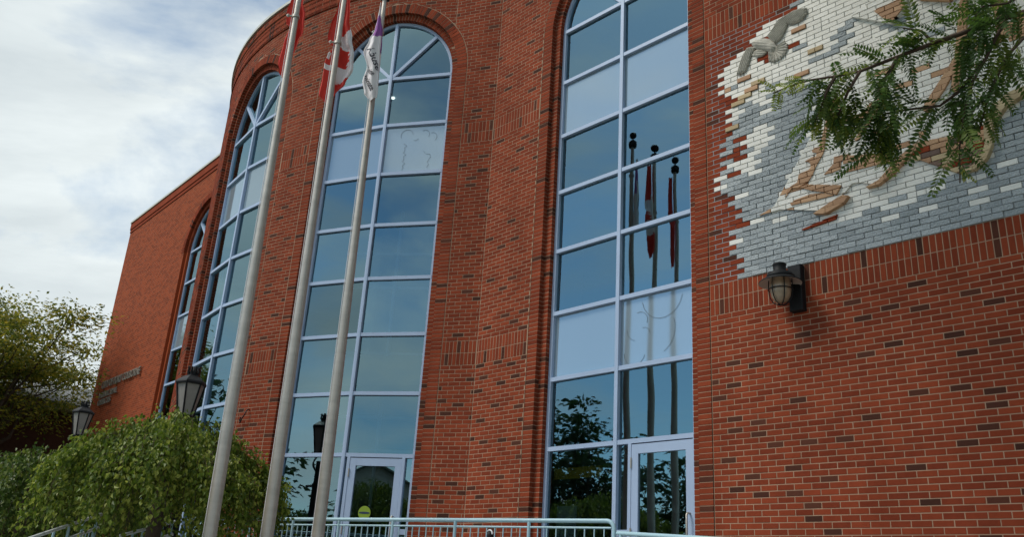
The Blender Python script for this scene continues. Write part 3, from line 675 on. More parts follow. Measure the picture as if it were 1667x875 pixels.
for a, x, y, wd, ht in (('interior_column', -3.7, 1.4, 0.45, 3.3), ('interior_column', -0.4, 2.2, 0.4, 3.3), ('interior_column', -6.2, 2.0, 0.4, 3.3), ('interior_column', -8.8, 1.2, 0.4, 3.3)):
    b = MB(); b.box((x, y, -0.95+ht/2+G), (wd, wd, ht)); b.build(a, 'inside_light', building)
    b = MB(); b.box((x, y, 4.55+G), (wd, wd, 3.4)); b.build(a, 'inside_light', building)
for k, (aa, bb) in enumerate((((-8.0, -0.2), (-6.1, 1.3)), ((-6.1, 1.3), (-4.9, 1.9)))):
    for zz in (1.5, 2.1, 3.3, 4.6, 5.3):
        t_ = MB(); t_.tube([(aa[0], aa[1], zz+G), (bb[0], bb[1], zz+G)], 0.03, 6); t_.build('interior_bar', 'frame', building)
for xx, yy in ((-7.2, 0.43), (-6.1, 1.3), (-5.4, 1.65)):
    t_ = MB(); t_.tube([(xx, yy, -0.9+G), (xx, yy, 6.2+G)], 0.035, 6); t_.build('interior_bar', 'frame', building)
b = MB(); b.box((-2.45, 0.32, 0.0+G), (0.36, 0.012, 0.8)); b.build('notice', 'paper', building)
# round sticker on the bay door
ss = W2.sc+0.47; b = MB()
for mi, r, d in ((0, 0.105, 0.0), (1, 0.05, 0.002)):
    b.add([g2(ss+r*math.cos(2*math.pi*k/24)*(1 if mi == 0 else 1.9), 0.28+r*math.sin(2*math.pi*k/24)*(1 if mi == 0 else 0.35), D_FRAME-0.018+d) for k in range(24)], [tuple(range(24))], mi)
tag(b.build('door_sticker', ['sticker_green', 'sticker_dark'], building), 'round yellow-green sticker on the glass of the bay door')

# ------------------------------------------------------------------ mural of cut bricks, its own thing set into the wall
mural = thing('brick_mural', mapR(0.4, BANDS[0][1], 0), 'relief mural of white, tan and grey bricks showing a sailing ship and a dove', 'mural')
mb_ = MB(); mb_.quad(mapR(0.18, BANDS[0][1], -0.0025), mapR(4.4, BANDS[0][1], -0.0025), mapR(4.4, BANDS[1][0], -0.0025), mapR(0.18, BANDS[1][0], -0.0025))
def inside(p, poly):
    x, y = p; r = False; n = len(poly); j = n-1
    for i in range(n):
        if (poly[i][1] > y) != (poly[j][1] > y) and x < (poly[j][0]-poly[i][0])*(y-poly[i][1])/(poly[j][1]-poly[i][1])+poly[i][0]: r = not r
        j = i
    return r
def clip(poly, rc):
    a, b, c, d = rc
    for ax, lim, sg in ((0, a, 1), (0, b, -1), (1, c, 1), (1, d, -1)):
        out = []
        for i in range(len(poly)):
            p, q = poly[i-1], poly[i]; ip, iq = sg*(p[ax]-lim) >= 0, sg*(q[ax]-lim) >= 0
            if ip != iq:
                t = (lim-p[ax])/(q[ax]-p[ax]); out.append((p[0]+(q[0]-p[0])*t, p[1]+(q[1]-p[1])*t))
            if iq: out.append(q)
        poly = out
        if not poly: return []
    return poly
def area(p): return 0.5*sum(p[i-1][0]*p[i][1]-p[i][0]*p[i-1][1] for i in range(len(p)))
MM = ['m_white', 'm_grey', 'm_tan', 'm_cream', 'm_brown', 'brick', 'brick_dark']
CI = {'white': 0, 'grey': 1, 'tan': 2, 'cream': 3, 'brown': 4, 'red': 5, 'dark': 6}
pieces = []      # (poly, d0, d1, class)
rows = []
n = 45
while (n+0.5)*H <= BANDS[1][0]+1e-6:
    rows.append(((n-0.5)*H, (n+0.5)*H, n % 2)); n += 1
for z0, z1, odd in rows:
    org = W3.sc+W3.o+(0 if odd else 0.5*BL); k = 0
    while org+k*BL < 4.35:
        a, b_ = org+k*BL, org+(k+1)*BL; k += 1
        cx, cz = (a+b_)/2, (z0+z1)/2
        if not in_mural(cx, cz): continue
        subs = [(a, b_)]
        cls0 = None
        for hw in ((a, b_),):
            cls = 'white'
            for nm, ly, cl, poly in MUR:
                if ly == 0 and inside((cx, cz), poly): cls = cl
            if cls == 'white' and random.random() < 0.035: cls = random.choice(['grey', 'grey', 'white'])
            if cls == 'grey' and random.random() < 0.02 and cz > 3.6: cls = 'white'
            for q in WHITE_BRICKS:
                if abs(q[0]-cx) < 0.1 and abs(q[1]-cz) < 0.034: cls = 'white'
            prd = 0.0
            for q in TAN_BRICKS:
                if abs(q[0]-cx) < 0.1 and abs(q[1]-cz) < 0.034: cls = random.choice(['tan', 'cream']); prd = 0.018
            edge = cx < 1.6 and cz > 5.8 or cx < 0.62
            if edge and random.random() < 0.18: cls = 'red'
            if random.random() < 0.10 and cls != 'grey': subs = [(a, (a+b_)/2), ((a+b_)/2, b_)]
        for u0, u1 in subs:
            c = cls
            if len(subs) == 2 and random.random() < 0.2: c = random.choice(['white', 'grey', 'tan'] if cz > 4.2 else ['white', 'grey'])
            jj = 0.004
            pieces.append((rect(u0+jj, u1-jj, z0+jj, z1-jj), 0.004+prd+(random.uniform(0, 0.012) if c == 'grey' else random.uniform(0, 0.003)), -0.012, c))
for nm, ly, cl, poly in MUR:
    if ly == 0: continue
    if area(poly) < 0: poly = poly[::-1]
    xs = [p[0] for p in poly]; 
    for z0, z1, odd in rows:
        org = W3.sc+W3.o+(0 if odd else 0.5*BL); k = int((min(xs)-org)//BL)
        while org+k*BL < min(max(xs), 4.3):
            a, b_ = org+k*BL, org+(k+1)*BL; k += 1
            if cl == 'cream' or nm in ('bowsprit', 'mast', 'boom'): q = clip(poly, (a+0.002, b_-0.002, z0+0.001, z1-0.001))
            else: q = clip(poly, (a+0.004, b_-0.004, z0+0.004, z1-0.004))
            q = [p for i, p in enumerate(q) if (abs(p[0]-q[i-1][0])+abs(p[1]-q[i-1][1])) > 1e-4]
            if len(q) < 3 or area(q) < 0.0003: continue
            c = cl
            if cl == 'hull': c = random.choice(['tan', 'tan', 'brown', 'brown', 'red', 'cream'])
            elif nm == 'sail' and random.random() < 0.05: c = 'tan'
            d0 = 0.014+ly*0.013
            pieces.append((q, d0+random.uniform(-0.001, 0.001), 0.0, c))
def pkey(p):
    q = mapR(sum(x[0] for x in p[0])/len(p[0]), sum(x[1] for x in p[0])/len(p[0]), 0)
    v = q-CAM; dz = v.dot(fw); x, y = v.dot(rt2)/dz, v.dot(up2)/dz
    vis = abs(x) < 0.585 and abs(y) < 0.308
    return -abs(area(p[0]))/v.length**2 if vis else 1
pieces.sort(key=pkey)
mural_body = mb_.build('mural_bed', 'mural_mortar', mural)
for pl in MUR_DARK:
    if area(pl) < 0: pl = pl[::-1]
    b = MB(); b.add([mapR(x, z, -0.0012) for x, z in pl], [tuple(range(len(pl)))]); b.build('dark_mortar', 'mural_mortar_dark', mural)
for p in pieces[:300]:
    b = MB(); b.prism(p[0], mapR, p[1], p[2], rnd=random.random(), ch=0.002)
    b.build('mural_brick', MM[CI[p[3]]], mural, mapR(p[0][0][0], p[0][0][1], 0))
b = MB()
for p in pieces[300:]: b.prism(p[0], mapR, p[1], p[2], rnd=random.random(), ch=0.002, mi=CI[p[3]])
tag(b.build('mural_brickwork', MM, mural), kind='stuff')
# the dove: inflated relief shapes with feather ridges
def seg_d(p, a, b):
    ax, ay = b[0]-a[0], b[1]-a[1]; t = max(0, min(1, ((p[0]-a[0])*ax+(p[1]-a[1])*ay)/(ax*ax+ay*ay+1e-12)))
    return math.hypot(p[0]-a[0]-t*ax, p[1]-a[1]-t*ay)
def inflate(name, poly, hmax, fdir, freq, base, step=0.006, amp=0.011):
    xs = [p[0] for p in poly]; zs = [p[1] for p in poly]; idx = {}; b = MB(); vs = []; fs = []
    nx, nz = int((max(xs)-min(xs))/step)+2, int((max(zs)-min(zs))/step)+2
    for i in range(nx):
        for j in range(nz):
            p = (min(xs)+i*step, min(zs)+j*step); ins_ = inside(p, poly)
            ds = min(seg_d(p, poly[k-1], poly[k]) for k in range(len(poly)))
            if not ins_ and ds > step*0.75: continue
            hh = hmax*(1-math.exp(-ds/(hmax*0.55))) if ins_ else -0.0
            u = p[0]*fdir[0]+p[1]*fdir[1] if len(fdir) == 2 else math.atan2(p[1]-fdir[1], p[0]-fdir[0])
            hh += amp*min(1, ds/0.02)*(abs(math.sin(u*freq))-0.5)*(1 if ins_ else 0)
            idx[(i, j)] = len(vs); vs.append(mapR(p[0], p[1], base+(hh if ins_ else -0.01)))
    for (i, j), k in idx.items():
        q = [idx.get((i, j)), idx.get((i+1, j)), idx.get((i+1, j+1)), idx.get((i, j+1))]
        if None not in q: fs.append(tuple(q))
    b.add(vs, fs, 0, 0, True); return b
def notch(poly, i0, i1, cnt, amp):
    out = []; c = (sum(p[0] for p in poly)/len(poly), sum(p[1] for p in poly)/len(poly))
    for i, p in enumerate(poly):
        out.append(p)
        if i0 <= i < i1:
            q = poly[(i+1) % len(poly)]
            for k in range(1, cnt*2):
                t = k/(cnt*2); x, y = p[0]+(q[0]-p[0])*t, p[1]+(q[1]-p[1])*t
                if k % 2: l_ = math.hypot(c[0]-x, c[1]-y)+1e-6; x += (c[0]-x)/l_*amp; y += (c[1]-y)/l_*amp
                out.append((x, y))
    return out
DOVE['wing.c'] = notch(DOVE['wing.c'], 7, 16, 2, 0.022); DOVE['tail'] = notch(DOVE['tail'], 3, 9, 2, 0.022); DOVE['wing'] = notch(DOVE['wing'], 7, 11, 2, 0.018)
dove = MB()
for nm, h_, fd, fq, bs, am in (('wing', 0.016, (0.93, -0.37), 120, 0.020, 0.016), ('wing.b', 0.014, (0.35, 0.93), 120, 0.014, 0.014), ('wing.c', 0.018, (-0.62, 0.78), 120, 0.022, 0.016), ('tail', 0.014, (DOVE['body'][7][0]-0.02, DOVE['body'][7][1]+0.05, 1), 11, 0.016, 0.018), ('body', 0.060, (0.5, 0.9), 90, 0.022, 0.006)):
    q = inflate('dove', DOVE[nm], h_, fd, fq, bs, 0.006, am); dove.add(q.v, q.f, 0, 0, True)
tag(dove.build('dove_relief', 'stone', mural), 'carved stone dove with spread wings')

# ------------------------------------------------------------------ lettering on the far wall
let = thing('wall_lettering', mapL(2.6, 4.4, 0.03), 'raised dark metal lettering in three lines on the far brick wall', 'sign')
for body, s0, s1, z0, ht in (('CITY OF PORT COLBORNE', 0.95, 4.45, 4.70, 0.24), ('MUNICIPAL', 0.90, 2.62, 4.39, 0.19), ('OFFICES', 0.92, 2.13, 4.15, 0.19)):
    vs, fs = text_mesh(body, 1.0, extrude=0.03, bold=0.0)
    x0, x1 = min(v[0] for v in vs), max(v[0] for v in vs); y0, y1 = min(v[1] for v in vs), max(v[1] for v in vs)
    b = MB(); b.add([mapL(s0+(v[0]-x0)/(x1-x0)*(s1-s0), z0+(v[1]-y0)/(y1-y0)*ht, 0.045+v[2]*0.6) for v in vs], fs); b.build('text_line', 'letters', let)

# ------------------------------------------------------------------ wall lantern under the mural
LX, LY = 1.215, -0.27
wl_t = thing('wall_lantern', mapR(1.30, 2.42, 0.0), 'black caged wall lantern with an amber globe below the mural', 'wall lamp')
zc = G+2.70
b = MB(); b.prism(rect(1.215, 1.375, 2.40, 2.95), mapR, 0.095, 0.0, ch=0.008); b.build('back_plate', 'iron', wl_t)
b = MB(); b.box((1.25, -0.16, zc+0.08), (0.10, 0.16, 0.10)); b.tube([(1.24, -0.09, zc+0.08), (LX, LY, zc+0.08)], 0.045, 10); b.build('arm', 'iron', wl_t)
b = MB(); b.lathe([(0.001, 0.225), (0.07, 0.225), (0.08, 0.21), (0.072, 0.20), (0.072, 0.13), (0.14, 0.10), (0.155, 0.06), (0.145, 0.045), (0.08, 0.04)], (LX, LY, zc), 28); b.build('cap', 'iron', wl_t)
b = MB(); b.lathe([(0.10, 0.055), (0.17, 0.04), (0.228, 0.005), (0.24, -0.012), (0.235, -0.014)], (LX, LY, zc), 36); b.lathe([(0.235, -0.014), (0.22, 0.0), (0.165, 0.028), (0.09, 0.04)], (LX, LY, zc), 36, mi=1); b.build('shade', ['iron', 'shade_inside'], wl_t)
b = MB(); b.lathe([(0.105, 0.06), (0.115, -0.02), (0.118, -0.10), (0.105, -0.17), (0.075, -0.22), (0.035, -0.245), (0.001, -0.25)], (LX, LY, zc), 24); b.build('globe', 'globe', wl_t)
cg = MB()
for k in range(6):
    a = math.pi*k/3+0.3
    cg.tube([(LX+r*math.cos(a), LY+r*math.sin(a), zc+z) for r, z in ((0.128, 0.05), (0.134, -0.05), (0.132, -0.12), (0.118, -0.185), (0.085, -0.24), (0.03, -0.268), (0.0, -0.27))], 0.0065, 6)
cg.tube([(LX+0.134*math.cos(2*math.pi*k/24), LY+0.134*math.sin(2*math.pi*k/24), zc-0.09) for k in range(25)], 0.0065, 6, cap=False)
cg.build('cage', 'iron', wl_t)

# ------------------------------------------------------------------ flagpoles and flags
CR = Vector((0.686, 0.728, 0)); CF = Vector((-0.728, 0.686, 0))
POLES = [((-3.72, -4.228), 'nearest'), ((-3.72, -3.515), 'middle'), ((-3.72, -2.817), 'third')]
def pole_pt(k, z):
    (x, y), _ = POLES[k]; f = max(0.0, (7.0-z))/7.0
    return Vector((x, y, z+G))+CR*(0.055*f+(0.026, 0.014, 0.0)[k])
PLAB = ['brushed steel flagpole flying the all-red furled flag', 'brushed steel flagpole flying the red and white maple leaf flag', 'brushed steel flagpole flying the white lettered flag']
for k in range(3):
    t = thing('flagpole', pole_pt(k, -2.4), PLAB[k], 'flagpole', 'flagpoles in front of the entrance')
    zs = [-2.4, -1.0, 0.5, 2, 3.5, 5, 6.2, 7.2, 7.62]; b = MB()
    b.tube([pole_pt(k, z) for z in zs], [0.075-0.041*max(0, (z+0.5))/8.1 for z in zs], 20); b.build('shaft', 'steel', t)
    b = MB(); c = pole_pt(k, 0)-Vector((0, 0, 0))
    top = pole_pt(k, 7.62)
    b.lathe([(0.001, 0.0), (0.075, 0.0), (0.085, 0.03), (0.085, 0.11), (0.06, 0.14), (0.001, 0.15)], top, 16); b.build('truck', 'iron', t)
    b = MB(); b.lathe([(0.015, 0.12), (0.015, 0.22)] + [(0.075*math.sin(math.pi*i/10)+0.001, 0.275-0.075*math.cos(math.pi*i/10)) for i in range(11)], top, 18); b.build('ball_finial', 'iron', t)
    zz = [6.5, 6.45, 7.0][k]; b = MB(); q = pole_pt(k, zz)
    b.tube([q+Vector((0, 0, -0.02)), q+Vector((0, 0, 0.02))], 0.053, 16); b.tube([q, q-CR*0.10-CF*0.02], 0.014, 8); b.lathe([(0.001, -0.03), (0.03, 0), (0.001, 0.03)], q-CR*0.10-CF*0.02, 10); b.build('cleat', 'steel', t)
    b = MB(); b.tube([pole_pt(k, z)-CR*(0.075-0.003*z)-CF*0.01 for z in (-1.2, 2, 5, 7.55)], 0.0045, 5); b.build('halyard', 'flag_white', t)
    b = MB(); b.lathe([(0.16, 0.0), (0.16, 0.02), (0.11, 0.05), (0.085, 0.12), (0.079, 0.16)], pole_pt(k, -2.4), 20); b.build('base_collar', 'steel', t)
def interp(tab, z):
    tab = sorted(tab)
    if z <= tab[0][0]: return tab[0][1]
    for (a, u), (b_, v) in zip(tab, tab[1:]):
        if z <= b_: t = (z-a)/(b_-a); t = t*t*(3-2*t); return u+(v-u)*t
    return tab[-1][1]
def make_flag(k, name, z0, z1, left, right, depth, folds, mats, colf, label, nz=90, nt=72, seed=0):
    """limp cloth: at every height a pleated curve that runs from the left edge round to the right edge"""
    b = MB(); g = []
    def pt(u, v, off=0.0):
        z = z0+(z1-z0)*v; L_, R_ = interp(left, z), interp(right, z); wd = R_-L_
        x = L_+wd*(0.5-0.5*math.cos(math.pi*u))
        y = depth(u, z)+0.15*wd*math.sin(u*math.pi*folds+2.3*v+seed)*(0.35+0.65*math.sin(math.pi*u))+0.06*wd*math.sin(u*17+5*v+seed)
        roll = 0.028*math.sin(math.pi*min(1, max(0, v)))
        q = pole_pt(k, z)+CR*x+CF*(y-off); q.z += 0.02*math.sin(u*9+v*3+seed)
        return q
    for j in range(nz+1): g.append([pt(i/nt, j/nz) for i in range(nt+1)])
    o = len(b.v); b.v.extend([tuple(q) for r in g for q in r])
    for j in range(nz):
        for i in range(nt):
            b.f.append([j*(nt+1)+i, j*(nt+1)+i+1, (j+1)*(nt+1)+i+1, (j+1)*(nt+1)+i]); b.m.append(colf((i+0.5)/nt, z0+(z1-z0)*(j+0.5)/nz)); b.r.append(0); b.sm.append(True)
    ob = b.build(name, mats); tag(ob, label, 'flag', 'flags on the flagpoles')
    return ob, pt
behind = lambda u, z: 0.06+0.05*math.sin(math.pi*u)
make_flag(0, 'flag', 5.52, 7.5, [(5.52, -0.05), (5.62, -0.12), (5.80, -0.165), (6.1, -0.13), (6.38, -0.08), (6.43, -0.14), (6.6, -0.155), (6.85, -0.12), (7.5, -0.06)],
          [(5.52, 0.0), (5.9, 0.03), (6.15, 0.07), (6.32, 0.115), (6.6, 0.105), (6.8, 0.05), (7.5, 0.03)], behind, 3.0, ['flag_red'], lambda u, z: 0, 'limp all-red flag on the flagpole nearest the camera', seed=1)
def can(u, z):
    if u < 0.42:
        if z > 6.34: return 0
        if z > 6.05: return 1 if (z < 6.14 or (z > 6.22 and u < 0.2)) else 0
        return 0
    if z > 6.72+0.25*(u-0.75): return 0
    if 6.12 < z < 6.40 and u < 0.62+0.25*(0.5-abs(z-6.27)/0.14*0.5)+0.05*math.sin(z*80): return 0
    if z > 5.83+0.25*(u-0.5): return 1
    return 0
make_flag(1, 'flag', 5.53, 7.5, [(5.53, -0.10), (5.62, -0.185), (5.9, -0.165), (6.15, -0.16), (6.3, -0.13), (6.42, -0.05), (6.50, -0.15), (6.6, -0.17), (6.8, -0.15), (7.1, -0.09), (7.5, -0.05)],
          [(5.53, -0.02), (5.65, 0.05), (5.85, 0.17), (6.08, 0.25), (6.3, 0.235), (6.6, 0.175), (6.9, 0.10), (7.5, 0.05)], behind, 3.0, ['flag_red', 'flag_white'], can, 'limp red and white maple leaf flag on the middle flagpole', seed=2)
front = lambda u, z: -0.075-0.035*math.sin(math.pi*u)
def pur(u, z): return 1 if (6.82+0.25*abs(u-0.55) < z < 7.22 and u > 0.12) or (6.6 < z < 6.9 and u > 0.86) else 0
F3 = ([(5.80, -0.055), (5.9, -0.12), (6.1, -0.165), (6.33, -0.125), (6.6, -0.20), (6.8, -0.14), (7.0, -0.075), (7.2, -0.055), (7.40, -0.045)],
      [(5.80, 0.075), (5.9, 0.085), (6.3, 0.07), (6.7, 0.06), (7.0, 0.045), (7.2, 0.0), (7.40, -0.02)])
f3, fp3 = make_flag(2, 'flag', 5.80, 7.40, F3[0], F3[1], front, 1.6, ['flag_white', 'flag_purple'], pur, 'furled white and purple flag with dark lettering on the third flagpole', seed=0.5)
F3L, F3R = F3
for body, x0, z0, x1, z1, sz in (('Abuse', -0.150, 6.66, 0.035, 6.24, 0.125), ('crime', -0.150, 6.36, -0.018, 6.16, 0.085), ('minate', -0.165, 6.22, -0.01, 5.92, 0.09)):
    vs, fs = text_mesh(body, 1.0, shear=0.25, bold=0.012)
    w_ = max(v[0] for v in vs); dx, dz = x1-x0, z1-z0; ln = math.hypot(dx, dz); ux, uz = -dz/ln, dx/ln
    out = []; xf = []
    for v in vs:
        xm, zm = x0+dx*v[0]/w_+ux*sz*v[1], z0+dz*v[0]/w_+uz*sz*v[1]
        l_, r_ = interp(F3L, zm), interp(F3R, zm); q = (xm-l_)/(r_-l_); xf.append(q); q = min(0.99, max(0.01, q))
        out.append(fp3(math.acos(1-2*q)/math.pi, (zm-5.80)/1.60, 0.006))
    fs = [f for f in fs if all(0.015 < xf[k] < 0.985 for k in f)]
    b = MB(); b.add(out, fs); b.build('flag_lettering', 'print', f3)

# ------------------------------------------------------------------ street lamps
def street_lamp(x, y, zb, label, sc_=1.0):
    t = thing('street_lamp', (x, y, 0), label, 'street lamp', 'lantern street lamps beside the building')
    zl = G+zb
    b = MB(); b.lathe([(0.20, 0), (0.20, 0.12), (0.15, 0.2), (0.12, 0.9), (0.14, 0.95), (0.08, 1.05), (0.065, zl-0.6), (0.08, zl-0.55), (0.05, zl-0.5), (0.045, zl-0.12)], (x, y, 0), 16); b.build('post', 'iron', t)
    b = MB(); b.tube([(x-0.34*0.686, y-0.34*0.728, zl-0.55), (x+0.34*0.686, y+0.34*0.728, zl-0.55)], 0.022, 8); b.build('ladder_rest', 'iron', t)
    b = MB()
    for k in range(4):
        a = math.pi*k/2+0.5; pts = []
        for i in range(9):
            q = i/8; r = 0.05+0.09*math.sin(math.pi*q); pts.append((x+r*math.cos(a), y+r*math.sin(a), zl-0.30+0.27*q))
        b.tube(pts, 0.014, 6)
    b.build('scroll', 'iron', t)
    b = MB(); b.lathe([(0.001, 0.0), (0.115, 0.0), (0.13, 0.03), (0.12, 0.055), (0.001, 0.056)], (x, y, zl-0.03), 6, smooth=False, ang0=0.3); b.build('lantern_floor', 'iron', t)
    g = MB(); g.lathe([(0.112, 0.03), (0.202, 0.50)], (x, y, zl), 6, smooth=False, ang0=0.3); g.build('lantern_glass', 'lamp_glass', t)
    for k in range(6):
        a = 2*math.pi*k/6+0.3; b = MB()
        b.tube([(x+0.117*math.cos(a), y+0.117*math.sin(a), zl+0.02), (x+0.21*math.cos(a), y+0.21*math.sin(a), zl+0.505)], 0.0135, 6); b.build('lantern_bar', 'iron', t)
    b = MB(); b.lathe([(0.225, 0.49), (0.235, 0.52), (0.225, 0.545), (0.12, 0.625), (0.08, 0.64), (0.08, 0.66), (0.001, 0.66)], (x, y, zl), 6, smooth=False, ang0=0.3); b.build('lantern_roof', 'iron', t)
    b = MB()
    for k in range(8):
        a = 2*math.pi*k/8; b.tube([(x+0.055*math.cos(a), y+0.055*math.sin(a), zl+0.65), (x+0.085*math.cos(a), y+0.085*math.sin(a), zl+0.70), (x+0.07*math.cos(a), y+0.07*math.sin(a), zl+0.75), (x+0.09*math.cos(a), y+0.09*math.sin(a), zl+0.77)], 0.016, 5)
    b.lathe([(0.06, 0.64), (0.065, 0.70), (0.02, 0.74), (0.001, 0.80)], (x, y, zl), 10); b.build('crown', 'iron', t)
    return t
street_lamp(-7.16, -3.18, 1.46, 'black lantern street lamp standing behind the large weeping tree')
street_lamp(-14.9, -2.14, 1.98, 'farther black lantern street lamp half hidden by leaves at the left')

# small fittings on the brickwork
hk = thing('wall_hook', mapB(RB*R(11.0), 1.80, 0.0), 'small black iron hook on the brick pier between two windows', 'hook')
b = MB(); b.tube([mapB(RB*R(11.0)+a, 1.80+c, d) for a, c, d in ((0.04, 0.14, 0.0), (0.045, 0.12, 0.05), (0.02, 0.03, 0.07), (-0.02, -0.03, 0.075), (-0.06, -0.10, 0.07), (-0.085, -0.06, 0.065), (-0.08, 0.0, 0.06))], 0.011, 6); b.build('hook', 'iron', hk)
op = thing('door_opener', mapR(-3.55, -0.06, 0.0), 'small rounded metal door-opener plate on the brick behind the railing', 'button')
b = MB(); b.lathe([(0.001, 0.0), (0.055, 0.0), (0.055, 0.16), (0.045, 0.20), (0.001, 0.215)], mapR(-3.55, -0.17, 0.06), 16); b.build('plate', 'iron', op)
b = MB(); b.tube([mapR(-3.55+0.058*math.cos(math.pi*k/8), 0.0+0.058*math.sin(math.pi*k/8), 0.07) for k in range(9)], 0.012, 6); b.build('rim', 'handrail', op)

# ------------------------------------------------------------------ ground, terrace, steps
def sheet(name, pts, z, mt, kind='structure'):
    b = MB(); b.add([(x, y, z) for x, y in pts], [tuple(range(len(pts)))]); return tag(b.build(name, mt), kind=kind)
sheet('ground', [(-400, -400), (400, -400), (400, 400), (-400, 400)], 0.0, 'grass')
sheet('street', [(-400, -19.5), (400, -19.5), (400, -12.5), (-400, -12.5)], 0.004, 'asphalt')
b = MB(); b.box((0, -11.2, 0.06), (800, 2.4, 0.12)); tag(b.build('pavement', 'concrete'), kind='structure')
sheet('plaza', [(-9.0, -9.99), (9.0, -9.99), (9.0, -2.4), (-9.0, -2.4)], 0.008, 'concrete')
RA, RE = Vector((-7.6, -2.62)), Vector((-0.446, -1.112)); RDIR = (RE-RA).normalized()
zl = G-0.95
b = MB(); edge = [(RA.x-0.1, RA.y-0.12), (RE.x+0.1, RE.y-0.12), (3.4, -1.112-0.12), (3.4, -0.02), (-4.2, -0.02)] + [tuple(mapB(S_FOLD-(S_FOLD-RB*R(-12))*i/12, 0, 0.015)[:2]) for i in range(13)]
n = len(edge); b.add([(x, y, zl) for x, y in edge]+[(x, y, 0.01) for x, y in edge], [tuple(range(n))]+[(i, n+i, n+(i+1) % n, (i+1) % n) for i in range(n)])
tag(b.build('terrace', 'concrete'), kind='structure')
st = MB()
for k in range(8):
    h = zl*(k+1)/9; st.box((3.4+0.3*(8-k)-0.15, -0.70, h/2+0.005), (0.3, 1.3, h))
tag(st.build('steps', 'concrete'), kind='structure')

# ------------------------------------------------------------------ railings
def railing(name, A, B, za, zb, label, post_ts, pick=8, hook=True, mt='rail'):
    """top rail, posts and pickets; za/zb top rail heights above ground at the two ends"""
    A, B = Vector(A), Vector(B); t = thing(name, (A.x, A.y, zl), label, 'railing')
    P = lambda u, dz=0.0: Vector((A.x+(B.x-A.x)*u, A.y+(B.y-A.y)*u, za+(zb-za)*u+dz))
    ln = (B-A).length; b = MB()
    if hook:
        e = P(1.0); dr = Vector((B.x-A.x, B.y-A.y, 0)).normalized()
        pts = [P(0), P(0.5)]+[e-dr*0.09+dr*0.09*math.sin(R(a))+Vector((0, 0, -0.09+0.09*math.cos(R(a)))) for a in (0, 20, 40, 60, 80, 90)]+[e+Vector((0, 0, -1.05))]
    else: pts = [P(0), P(0.5), P(1)]
    b.tube(pts, 0.024, 12); b.build('top_rail', mt, t)
    b = MB(); b.box((0, 0, 0), (1, 1, 1)); b = MB()
    b.tube([P(0, -0.075), P(0.995, -0.075)], 0.012, 8); b.build('upper_rail', mt, t)
    b = MB(); b.tube([P(0, -0.95), P(0.995, -0.95)], 0.012, 8); b.build('lower_rail', mt, t)
    for u in post_ts:
        b = MB(); b.tube([P(u, -1.06), P(u, -0.01)], 0.0205, 10); b.build('post', mt, t)
    ts = sorted(set(post_ts) | ({1.0} if hook else set()))
    for u0, u1 in zip(ts, ts[1:]):
        for k in range(1, pick+1):
            u = u0+(u1-u0)*k/(pick+1); b = MB(); b.tube([P(u, -0.95), P(u, -0.075)], 0.0075, 6); b.build('picket', mt, t)
    return t
LT = (RE-RA).length
posts = [max(0.0, (Vector(p)-RA).dot(RDIR)/LT) for p in ((-6.2, -2.37), (-5.331, -2.225), (-4.464, -2.073), (-3.526, -1.909), (-2.537, -1.736), (-1.495, -1.486))]
railing('guard_railing', (*RA, 0), (*RE, 0), G+0.03, G+0.03, 'pale blue picket guard railing in front of the two glazed doors', [0.0]+posts)
railing('guard_railing', (RE.x+0.05, RE.y, 0), (2.9, -2.35, 0), G-0.10, G-0.34, 'pale blue sloping rail at the right end of the guard railing', [0.02, 0.35, 0.68, 1.0], hook=False)
def handrail(A, B, label):
    A, B = Vector(A), Vector(B); t = thing('handrail', (A.x, A.y, 0.0), label, 'handrail', 'handrails at the foot of the weeping trees')
    for dz in (0.0, -0.17):
        b = MB(); b.tube([A+Vector((0, 0, dz)), B+Vector((0, 0, dz))], 0.021, 10); b.build('rail', 'handrail', t)
    for k in range(6):
        u = 0.05+0.9*k/5; p = A.lerp(B, u); b = MB(); b.tube([(p.x, p.y, 0.02), p+Vector((0, 0, 0.0))], 0.018, 8); b.build('post', 'rail', t)
    for k in range(22):
        u = 0.03+0.94*k/21; p = A.lerp(B, u); b = MB(); b.tube([p+Vector((0, 0, -0.85)), p+Vector((0, 0, -0.17))], 0.007, 6); b.build('picket', 'rail', t)
handrail((-5.257, -5.646, 1.822), (-6.495, -4.339, 2.293), 'white sloping handrail below the large weeping tree')
handrail((-6.407, -4.076, 2.043), (-6.512, -3.316, 2.3), 'short sloping handrail right of the weeping tree trunk')

